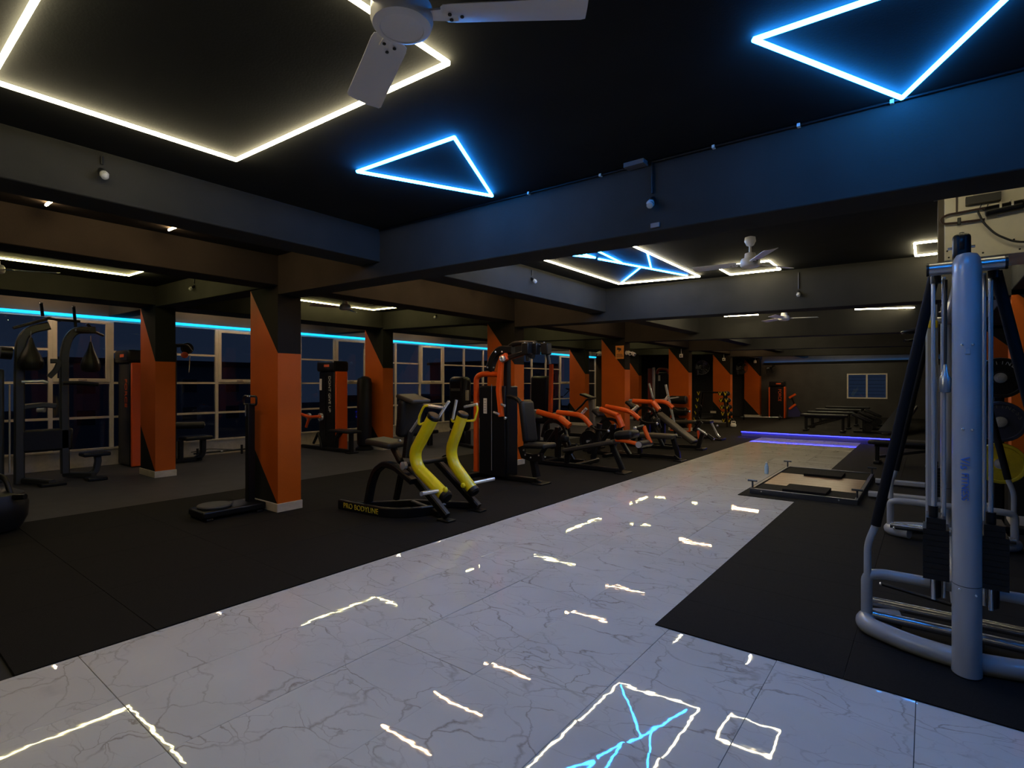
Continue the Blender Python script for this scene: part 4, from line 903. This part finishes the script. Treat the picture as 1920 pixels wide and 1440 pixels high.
# low grey sled base beyond it
t = thing('sled_base', (-.1, 9.0, 0), 'low grey steel machine base with two long rails beside the lifting platform', 'gym machine')
for y in (8.45, 9.65):
    bar(t, 'rail', [(-.62, y, .055), (.62, y, .055)], .10, .07, GREY)
    MB().hexa([(-.02, y-.05, .09), (.25, y-.05, .09), (.25, y+.05, .09), (-.02, y+.05, .09), (.06, y-.04, .22), (.20, y-.04, .22), (.20, y+.04, .22), (.06, y+.04, .22)]).build('bracket', GREY, t, bevel=.01)
bar(t, 'spine', [(.15, 8.4, .10), (.15, 9.7, .10)], .10, .10, GREY)
bar(t, 'mast', [(.15, 9.0, .1), (.15, 9.0, 1.75)], .12, .14, mat('grey_mast', (.12, .125, .13), .4), up=(0, 1, 0))
MB().box(.02, .28, 9.05, 9.25, .35, .95).build('weight_block', BLACK, t, bevel=.01)

# weight plates on pegs behind the cable machine
t = thing('plate_tree', (.56, 7.3, 0), 'dark upright plate tree behind the cable machine', 'plate rack')
bar(t, 'post', [(.56, 7.30, .02), (.56, 7.30, 1.75)], .09, .09, BLACK, up=(0, 1, 0)); bar(t, 'base_bar', [(.26, 7.30, .04), (.86, 7.30, .04)], .08, .06, BLACK); bar(t, 'base_bar', [(.56, 7.05, .04), (.56, 7.6, .04)], .08, .06, BLACK)
for z in (.72, 1.13, 1.56): MB().cyl((.56, 7.27, z), (.56, 7.0, z), .024, 12).build('peg', CHROME, t)
for z, m, l in ((.72, YRUB, 'yellow bumper plate on the lowest peg of the plate tree'), (1.13, NAVY, 'navy bumper plate on the middle peg of the plate tree'), (1.56, BLACK, 'black bumper plate with white lettering on the top peg')):
    d = thing('bumper_plate', (.56, 7.10, z), l, 'weight plate', 'bumper plates on the tree')
    disc(d, 'rubber_ring', (.56, 7.10, z), .20, .07, m, (0, 1, 0), .026); MB().lathe([(.026, -.037), (.05, -.037), (.05, .037), (.026, .037)], (.56, 7.10, z), (0, 1, 0), 20).build('hub', CHROME, d)
    word = {.72: None, 1.13: 'FITNESS', 1.56: 'FITNESS'}[z]
    if word:
        for k, ch in enumerate(word):
            a = math.radians(118-17*k)
            M = Matrix.Translation(((.56+.150*math.cos(a)), 7.0745, z+.150*math.sin(a))) @ Matrix.Rotation(math.pi/2, 4, 'X') @ Matrix.Rotation(a-math.pi/2, 4, 'Z')
            text_mesh('letter', ch, .055, WTXT if z > 1.5 else mat('grey_print', (.10, .10, .10), .5), d, M)

# ---------------------------------------------------------------- lifting platform
t = thing('lifting_platform', (-1.32, 9.05, 0), 'wooden deadlift platform with black rubber ends and steel edging', 'platform')
px0, px1, py0, py1 = -1.93, -.68, 7.78, 10.3
MB().box(px0+.04, px1-.04, py0+.04, py1-.04, .006, .05).build('deck', BLACK, t)
n = 6; y0, y1 = 8.34, 9.54
for k in range(n):
    a = y0+(y1-y0)*k/n; MB().box(px0+.05, px1-.05, a+.0015, a+(y1-y0)/n-.0015, .05, .062).build('plank', WOOD, t)
MB().box(px0+.05, px1-.05, py0+.05, y0-.004, .05, .064).build('rubber_end', RUBBER, t); MB().box(px0+.05, px1-.05, y1+.004, py1-.05, .05, .064).build('rubber_end', RUBBER, t)
for a, b in ((7.86, 8.34), (9.42, 9.90)): MB().box(-1.54, -1.03, a, b, .064, .10).build('drop_pad', RUBBER, t, bevel=.006)
for s in ((px0, px1, py0, py0+.04), (px0, px1, py1-.04, py1), (px0, px0+.04, py0+.04, py1-.04), (px1-.04, px1, py0+.04, py1-.04)):
    MB().box(s[0], s[1], s[2], s[3], .006, .075).build('edge_rail', mat('dark_steel', (.10, .11, .13), .28, .8), t, bevel=.003)
for x, y in ((px0+.02, 7.86), (px0+.02, 10.2), (px1-.02, 7.95), (px1-.02, 10.2)):
    p_ = MB().cyl((x, y, .07), (x, y, .17), .012, 10).build('band_post', mat('dark_steel', (.10, .11, .13), .28, .8), t); MB().cyl((x-.06, y, .17), (x+.06, y, .17), .014, 10).build('cross_pin', mat('dark_steel', (.10, .11, .13), .28, .8), p_)
for x in (-1.78, -.88): knob(t, (x, py0, .045), .012, CHROME)
t = thing('water_bottle', (-2.12, 9.62, 0), 'small clear blue water bottle beside the platform on the marble', 'bottle')
MB().lathe([(.028, 0), (.032, .01), (.032, .12), (.022, .15), (.012, .165), (.012, .18)], (-2.12, 9.62, .008), seg=16).build('body', mat('bottle_plastic', (.35, .55, .80), .12, spec=.7), t); MB().cyl((-2.12, 9.62, .188), (-2.12, 9.62, .20), .014, 12).build('cap', WHITE, t)

# ---------------------------------------------------------------- benches at the far end
def flat_bench(x0, x1, y, z, zf, label, m=VBLACK):
    t = thing('flat_bench', ((x0+x1)/2, y, zf), label, 'bench', 'flat benches at the far end')
    pad(t, 'bench_pad', ((x0+x1)/2, y, z), (x1-x0, .30, .07), m, None, .025)
    bar(t, 'spine', [(x0+.1, y, z-.06), (x1-.1, y, z-.06)], .07, .06, BLACK)
    for x in (x0+.14, x1-.14):
        bar(t, 'leg', [(x, y, zf+.05), (x, y, z-.05)], .07, .07, BLACK, up=(0, 1, 0)); MB().box(x-.05, x+.05, y-.24, y+.24, zf+.004, zf+.05).build('foot', BLACK, t, bevel=.01)
    bar(t, 'strut', [(x0+.18, y, zf+.12), (x1-.2, y, z-.08)], .05, .05, BLACK, up=(0, 1, 0))
    return t
flat_bench(-2.95, -1.75, 17.6, .60, .14, 'black flat bench nearest the platform edge, first of four')
flat_bench(-3.00, -1.75, 19.0, .62, .14, 'black flat bench on the platform, second of four')
flat_bench(-3.00, -1.70, 20.6, .64, .14, 'black flat bench on the platform, third of four')
flat_bench(-2.95, -1.60, 22.4, .66, .14, 'black flat bench on the platform, last of four by the end wall')
for k, (x, y) in enumerate(((-1.45, 17.7), (-1.42, 19.1), (-1.4, 20.7))):
    t = thing('preacher_seat', (x, y, .14), ['dark tilted seat at the end of the first platform bench', 'dark tilted seat at the end of the second platform bench', 'dark tilted seat at the end of the third platform bench'][k], 'seat', 'tilted seats beside the platform benches')
    pad(t, 'pad', (x, y, .56), (.50, .32, .08), VBLACK, R3('Y', 24), .03); bar(t, 'post', [(x+.05, y, .16), (x+.05, y, .50)], .08, .08, BLACK, up=(0, 1, 0)); bar(t, 'foot', [(x-.2, y, .17), (x+.45, y, .17)], .06, .05, BLACK)
    disc(t, 'wheel', (x+.15, y-.12, .30), .11, .05, BLACK)
flat_bench(-.90, .35, 12.25, .40, .008, 'long black flat bench on the mat behind the cable machine')
# leaning steel bar and plates far right
t = thing('incline_frame', (-.7, 20.5, .14), 'dark incline frame with long board beside the far benches', 'gym machine')
MB().prism([(-1.05, 17.3, .20), (-.55, 17.3, .20), (-.25, 21.0, .75), (-.75, 21.0, .75)], (0, 0, .05)).build('board', mat('dark_board', (.03, .032, .04), .3), t)
bar(t, 'side_rail', [(-.58, 17.3, .24), (-.28, 21.0, .80)], .04, .05, GREY); bar(t, 'rear_leg', [(-.5, 20.9, .15), (-.5, 20.9, .78)], .08, .08, BLACK, up=(0, 1, 0)); bar(t, 'front_leg', [(-.8, 17.4, .15), (-.8, 17.4, .24)], .08, .08, BLACK, up=(0, 1, 0))

# ---------------------------------------------------------------- far tower by the end wall
t = tower(-5.47, -4.93, 25.45, 1.62, 'black tower with orange lettering at the end wall', side=MORANGE, text='FORCE', tcol=RTXT)
MB().box(-5.53, -5.475, 25.47, 25.7, .02, 1.36).build('side_post', MORANGE, t, bevel=.01)
for a, b, c, d in ((1480, 745, 1492, 738), (1480, 766, 1492, 757)): bar(t, 'lever', [on_y(a, b, 25.3), on_y(c, d, 25.3)], .09, .09, MORANGE, up=(0, 1, 0))
MB().prism([(-4.72, 25.3, .10), (-4.15, 25.3, .10), (-4.45, 25.3, .62), (-4.72, 25.3, .55)], (0, .05, 0)).build('guard', mat('blue_guard', (.02, .02, .10), .4), t)
bar(t, 'strut', [(-4.1, 25.4, .04), (-4.5, 25.4, .65), (-4.62, 25.4, .95)], .06, .06, BLACK, up=(0, 1, 0))

# ---------------------------------------------------------------- rollers in front of the fourth column
t = thing('roller_rack', (-6.2, 16.62, 0), 'orange roller rack standing against the fourth column', 'rack')
for x in (-6.50, -5.90): bar(t, 'upright', [(x, 16.66, .01), (x, 16.66, 1.15)], .05, .05, MORANGE, up=(0, 1, 0))
for z in (.14, .50, .86): bar(t, 'shelf_bar', [(-6.5, 16.60, z-.12), (-5.9, 16.60, z-.12)], .05, .03, MORANGE)
for z, l in ((.30, 'black foam roller on the lowest bar of the orange rack'), (.64, 'black foam roller on the middle bar of the orange rack'), (1.0, 'black foam roller on the top bar of the orange rack')):
    d = thing('foam_roller', (-6.2, 16.55, z), l, 'roller', 'foam rollers')
    MB().lathe([(.03, -.27), (.11, -.265), (.13, -.24), (.13, .24), (.11, .265), (.03, .27)], (-6.2, 16.5, z), (1, 0, 0), 22).build('body', VBLACK, d); MB().cyl((-6.475, 16.5, z), (-5.925, 16.5, z), .028, 12).build('core', BLACK, d)

# ---------------------------------------------------------------- dumbbell rack
X0, X1, Y = -6.62, -5.50, 19.5
t = thing('dumbbell_rack', (-6.06, Y, 0), 'black A-frame dumbbell rack before the fifth column', 'rack')
for s, xt in ((0, X0+.16), (1, X1-.16)):
    xf = X0 if s == 0 else X1
    for dy in (-.22, .22): bar(t, 'leg', [(xf, Y+dy, .01), (xt, Y+dy*.5, 1.22)], .07, .06, BLACK, up=(0, 1, 0))
bar(t, 'top_bar', [(X0+.16, Y, 1.2), (X1-.16, Y, 1.2)], .12, .06, BLACK); bar(t, 'cross_bar', [(X0+.06, Y, .5), (X1-.06, Y, .5)], .05, .05, BLACK)
MB().box(-6.15, -5.95, Y-.03, Y-.02, .46, .54).build('label_plate', BEIGE, t)
nth = ['lowest', 'second lowest', 'middle', 'second highest', 'highest']
def dumbbell(c, label, r):
    c = Vector(c); d = thing('dumbbell', c, label, 'dumbbell', 'yellow-handled dumbbells on the rack')
    for e in (-1, 1): MB().lathe([(.02, -.045), (r*.9, -.045), (r, -.03), (r, .03), (r*.9, .045), (.02, .045)], c+Vector((0, e*.12, 0)), (0, 1, 0), 8).build('head', BLACK, d)
    MB().cyl(c-Vector((0, .08, 0)), c+Vector((0, .08, 0)), .018, 10).build('handle', CHROME, d)
    MB().prism([c+Vector((-.055, -.168, .06)), c+Vector((-.03, -.168, .06)), c+Vector((0, -.168, -.01)), c+Vector((.03, -.168, .06)), c+Vector((.055, -.168, .06)), c+Vector((.012, -.168, -.06)), c+Vector((-.012, -.168, -.06))], (0, -.006, 0)).build('emblem', YRUB, d)
for k in range(5):
    z = .22+.235*k; f_ = (z/1.22)*.16
    dumbbell((X0+f_-.06, Y, z), 'black dumbbell with yellow mark on the %s rung nearer the window side' % nth[k], .085)
    dumbbell((X1-f_+.06, Y, z), 'black dumbbell with yellow mark on the %s rung nearer the walkway' % nth[k], .085)
    dumbbell((X1-f_-.12, Y, z), 'black dumbbell with yellow mark on the %s rung, inner one of the walkway side' % nth[k], .075)
t = thing('kettlebell', (-5.30, 19.25, 0), 'small violet lit kettlebell on the floor at the rack foot', 'kettlebell')
MB().lathe([(.05, 0), (.09, .03), (.10, .08), (.08, .13), (.03, .155)], (-5.30, 19.25, .005), seg=18).build('body', WHITE, t); tube(t, 'handle', [(-5.36, 19.25, .13), (-5.37, 19.25, .21), (-5.23, 19.25, .21), (-5.24, 19.25, .13)], .014, WHITE, .03)
t = thing('barbell', (-5.4, 23.9, 0), 'long chrome barbell lying on the floor near the end wall', 'barbell')
MB().cyl((-6.2, 23.6, .12), (-4.75, 24.3, .12), .014, 10).build('shaft', CHROME, t)
for q in ((-6.1, 23.65), (-4.85, 24.25)): disc(t, 'weight_plate', (q[0], q[1], .12), .11, .04, BLACK, (.9, .43, 0))

# ---------------------------------------------------------------- left side: rig with speed bags
X = -10.7
t = thing('rig_station', (X, 2.2, 0), 'dark grey multi-gym rig with pull-up handles at the left windows', 'gym machine')
DG = mat('graphite_paint', (.032, .034, .035), .4)
bar(t, 'post', px_(X, (122, 886), (120, 760), (120, 660), (128, 632), (142, 618), (178, 618)), .11, .10, DG, up=(1, 0, 0), fil=.12)
bar(t, 'post', px_(X, (36, 905), (36, 700), (38, 640), (52, 618), (92, 610)), .12, .10, DG, up=(1, 0, 0), fil=.12)
tube(t, 'pull_bar', [on_x(25, 614, X+.15), on_x(85, 598, X), on_x(92, 594, X), on_x(112, 600, X-.1)], .022, DG, .05)
tube(t, 'pull_bar', [on_x(142, 618, X+.1), on_x(180, 622, X), on_x(193, 628, X-.1)], .022, DG, .03)
for a, b, c, d in ((80, 592, 77, 568), (142, 612, 138, 575), (163, 606, 175, 618)):
    MB().cyl(on_x(a, b, X), on_x(c, d, X), .022, 10).build('grip', BLACK, t); knob(t, on_x(c, d, X), .024, CHROME, 'grip_cap', (0, 0, 1))
MB().cyl(on_x(90, 596, X), on_x(150, 602, X), .020, 10).build('cross_bar', DG, t)
bar(t, 'dip_arm', px_(X+.2, (95, 676), (112, 676), (106, 692), (92, 706)), .07, .06, DG, up=(1, 0, 0), fil=.05)
tube(t, 'dip_handle', px_(X+.2, (118, 717), (150, 717), (184, 720)), .03, BLACK, 0); tube(t, 'dip_handle', px_(X+.2, (40, 715), (80, 714), (90, 717)), .025, CHROME, 0)
MB().cbox(on_x(88, 824, X), (.10, .62, .34)).build('back_pad', VBLACK, t, bevel=.03)
bar(t, 'arm', px_(X, (44, 762), (80, 758), (104, 760)), .08, .08, DG, up=(1, 0, 0)); MB().cyl(on_x(70, 768, X+.1), on_x(84, 768, X+.15), .035, 12).build('roller', CHROME, t)
bar(t, 'base_rail', [on_z(122, 888, .06), on_z(176, 890, .06)], .09, .08, DG); bar(t, 'foot_arm', px_(X+.1, (168, 890), (180, 882), (184, 862), (182, 853)), .09, .08, DG, up=(1, 0, 0), fil=.06)
pad(t, 'foot_rest', on_x(178, 850, X+.1), (.30, .36, .06), VBLACK, None, .02)
bar(t, 'base_rail', [on_z(46, 900, .06), on_z(98, 904, .06)], .09, .08, DG); MB().cbox(on_z(98, 906, .03), (.25, .30, .05)).build('foot_pad', BLACK, t, bevel=.015); MB().cbox(on_z(180, 896, .03), (.25, .25, .05)).build('foot_pad', BLACK, t, bevel=.015)
MB().box(X-.25, X+.05, .55, 1.62, .05, 1.72).build('shroud', mat('graphite_panel', (.028, .032, .034), .35), t, bevel=.03)
MB().cyl(on_x(18, 720, X+.1), on_x(18, 885, X+.1), .012, 8).build('guide_rod', CHROME, t)
MB().cyl(on_x(0, 660, X), on_x(22, 662, X), .09, 16).build('upper_roller', BLACK, t)
def speed_bag(px, top, bot, r, label):
    a, b = on_x(px, top, X+.12), on_x(px, bot, X+.12); h = a.z-b.z
    t = thing('speed_bag', a, label, 'punching bag', 'pear-shaped speed bags')
    MB().lathe([(0, 0), (r*.55, .012*h), (r*.86, .07*h), (r, .20*h), (r*.92, .34*h), (r*.62, .55*h), (r*.34, .74*h), (r*.20, .90*h), (r*.12, 1.0*h), (0, h)], b, seg=22).build('bag', VBLACK, t)
    MB().cyl(a-Vector((0, 0, .02)), a+Vector((0, 0, .10)), .006, 8).build('swivel', CHROME, t)
    for k in range(3):
        an = k*2.1; MB().sweep([b+Vector((math.cos(an)*q*r*1.005, math.sin(an)*q*r*1.005, z*h)) for q, z in ((.86, .07), (1, .2), (.92, .34), (.62, .55), (.34, .74))], .003, None, 5).build('seam', BLACK, t)
speed_bag(58, 632, 694, .155, 'black pear-shaped speed bag hanging at the wider left post')
speed_bag(170, 640, 697, .135, 'black pear-shaped speed bag with a small label by the curved post')

# sandbag with loop at the picture edge
c = Vector((-7.45, 1.02, 0))
t = thing('sandbag', c, 'black rounded gym sandbag with arched handle at the left edge', 'sandbag')
MB().lathe([(.16, .0), (.24, .03), (.29, .14), (.30, .28), (.26, .38), (.16, .43), (0, .44)], c+Vector((0, 0, .008)), seg=26).build('body', VBLACK, t)
tube(t, 'handle', [c+Vector((-.16, -.12, .36)), c+Vector((-.12, -.10, .58)), c+Vector((.10, .10, .58)), c+Vector((.17, .14, .36))], .026, BLACK, .10)
tube(t, 'side_grip', [c+Vector((.16, .10, .36)), c+Vector((.30, .22, .37))], .028, BLACK, 0)

# lat machine mostly hidden behind the inner column
X = -11.2
t = thing('lat_machine', (X, 4.2, 0), 'black lat machine with low seat and roller pad behind the inner column', 'gym machine')
bar(t, 'post', [(X, 4.03, .01), (X, 4.03, 2.25)], .08, .10, BLACK, up=(0, 1, 0))
pad(t, 'seat', (X, 4.42, .46), (.36, .50, .08), VBLACK, None, .03); bar(t, 'seat_leg', [(X, 4.55, .42), (X, 4.55, .12), (X, 4.42, .05)], .10, .09, BLACK, up=(1, 0, 0), fil=.08)
bar(t, 'seat_leg', [(X, 4.15, .42), (X, 4.15, .05)], .09, .09, BLACK, up=(1, 0, 0)); bar(t, 'base_rail', [(X, 3.95, .05), (X, 4.52, .05)], .09, .07, BLACK)
MB().cyl((X, 4.02, .72), (X, 4.56, .70), .07, 16).build('roller_pad', VBLACK, t, bevel=.012); knob(t, (X, 4.56, .70), .03, CHROME, 'roller_cap', (0, 1, 0))
MB().box(X-.2, X+.1, 3.82, 4.0, .1, 2.1).build('shroud', SHROUD, t, bevel=.03)
tube(t, 'top_arm', [(X, 4.03, 2.22), (X+.02, 4.25, 2.24), (X+.05, 4.32, 2.12)], .035, BLACK, .05); disc(t, 'pulley', (X+.02, 4.26, 2.18), .11, .05, BLACK, (1, 0, 0)); disc(t, 'pulley', (X+.06, 4.20, 2.05), .06, .04, MORANGE, (1, 0, 0))
MB().cyl((X+.05, 4.28, 1.72), (X+.05, 4.30, 2.05), .008, 8).build('cable', CHROME, t)
t = thing('barbell', (-11.6, 5.2, 0), 'thin black bar with chrome collars lying along the window ledge', 'barbell')
MB().cyl((-11.62, 4.55, .10), (-11.62, 5.95, .10), .018, 10).build('shaft', BLACK, t)
for y in (4.75, 5.08, 5.90): MB().cyl((-11.62, y-.02, .10), (-11.62, y+.02, .10), .026, 12).build('collar', CHROME, t)
for y in (4.62, 5.5): bar(t, 'stand', [(-11.62, y, .006), (-11.62, y, .20)], .04, .04, BLACK, up=(0, 1, 0))
tube(t, 'cable', [(-11.75, 4.55, .12), (-11.75, 4.9, .16), (-11.75, 5.4, .09)], .01, CABLE, .1)

# functional trainer deep between the columns, and a cable tower by the far windows
t = thing('cable_tower', (-8.6, 18.9, 0), 'dark red framed cable station with chrome column between the rear columns', 'gym machine')
DR = mat('dark_red_coat', (.20, .018, .012), .4)
q = py(18.6, (1219, 690), (1219, 765)); bar(t, 'frame_post', [q[0], Vector((q[1].x, 18.6, .01))], .14, .12, DR, up=(0, 1, 0))
tube(t, 'guide_column', [Vector((on_y(1226, 700, 18.5).x, 18.5, .05)), on_y(1226, 688, 18.5)], .05, CHROME, 0, 14)
xa, xb = on_y(1233, 700, 18.7).x, on_y(1254, 700, 18.7).x
MB().box(xa, xb, 18.7, 19.0, .05, on_y(1240, 697, 18.7).z).build('shroud', SHROUD, t, bevel=.06, seg=4)
tube(t, 'top_hoop', py(18.65, (1232, 700), (1234, 691), (1250, 691), (1255, 700)), .05, DR, .12); MB().cbox(on_y(1236, 708, 18.69), (.08, .01, .20)).build('placard', WTXT, t)
bar(t, 'base_rail', [(q[0].x-.1, 18.7, .05), (xb+.1, 18.7, .05)], .10, .08, BLACK)

# houses outside the windows
HW = mat('far_plaster', (.22, .21, .22), .8, var=.1); HD = mat('far_roof', (.05, .05, .06), .8); HG = mat('far_window', (.02, .02, .03), .2)
for k, (x, y, w, d, h, l) in enumerate(((-60, -2, 12, 16, 1.0, 'low pale house far outside the first windows'), (-70, 22, 14, 18, 3.5, 'pale flat-roofed house far outside the middle windows'), (-55, 48, 12, 14, -.5, 'low pale house outside beyond the second column pair'), (-66, 80, 16, 20, 5.0, 'tall pale block far outside the rear windows'))):
    t = thing('house', (x, y, -6), l, 'building', 'houses outside')
    MB().box(x-w/2, x+w/2, y-d/2, y+d/2, -6, h).build('wall', HW, t); MB().box(x-w/2-.4, x+w/2+.4, y-d/2-.4, y+d/2+.4, h, h+.5).build('roof', HD, t)
    for j in range(4):
        for i in range(2):
            yy = y-d/2+d*(j+.5)/4; z = h-2.2-3*i; MB().box(x+w/2, x+w/2+.06, yy-.7, yy+.7, z-.7, z+.7).build('window', HG, t)
struct('ground', MB().box(-200, XW-.4, -120, 160, -6.3, -6.0), mat('dark_ground', (.03, .035, .03), .9), 'dark ground outside the windows')
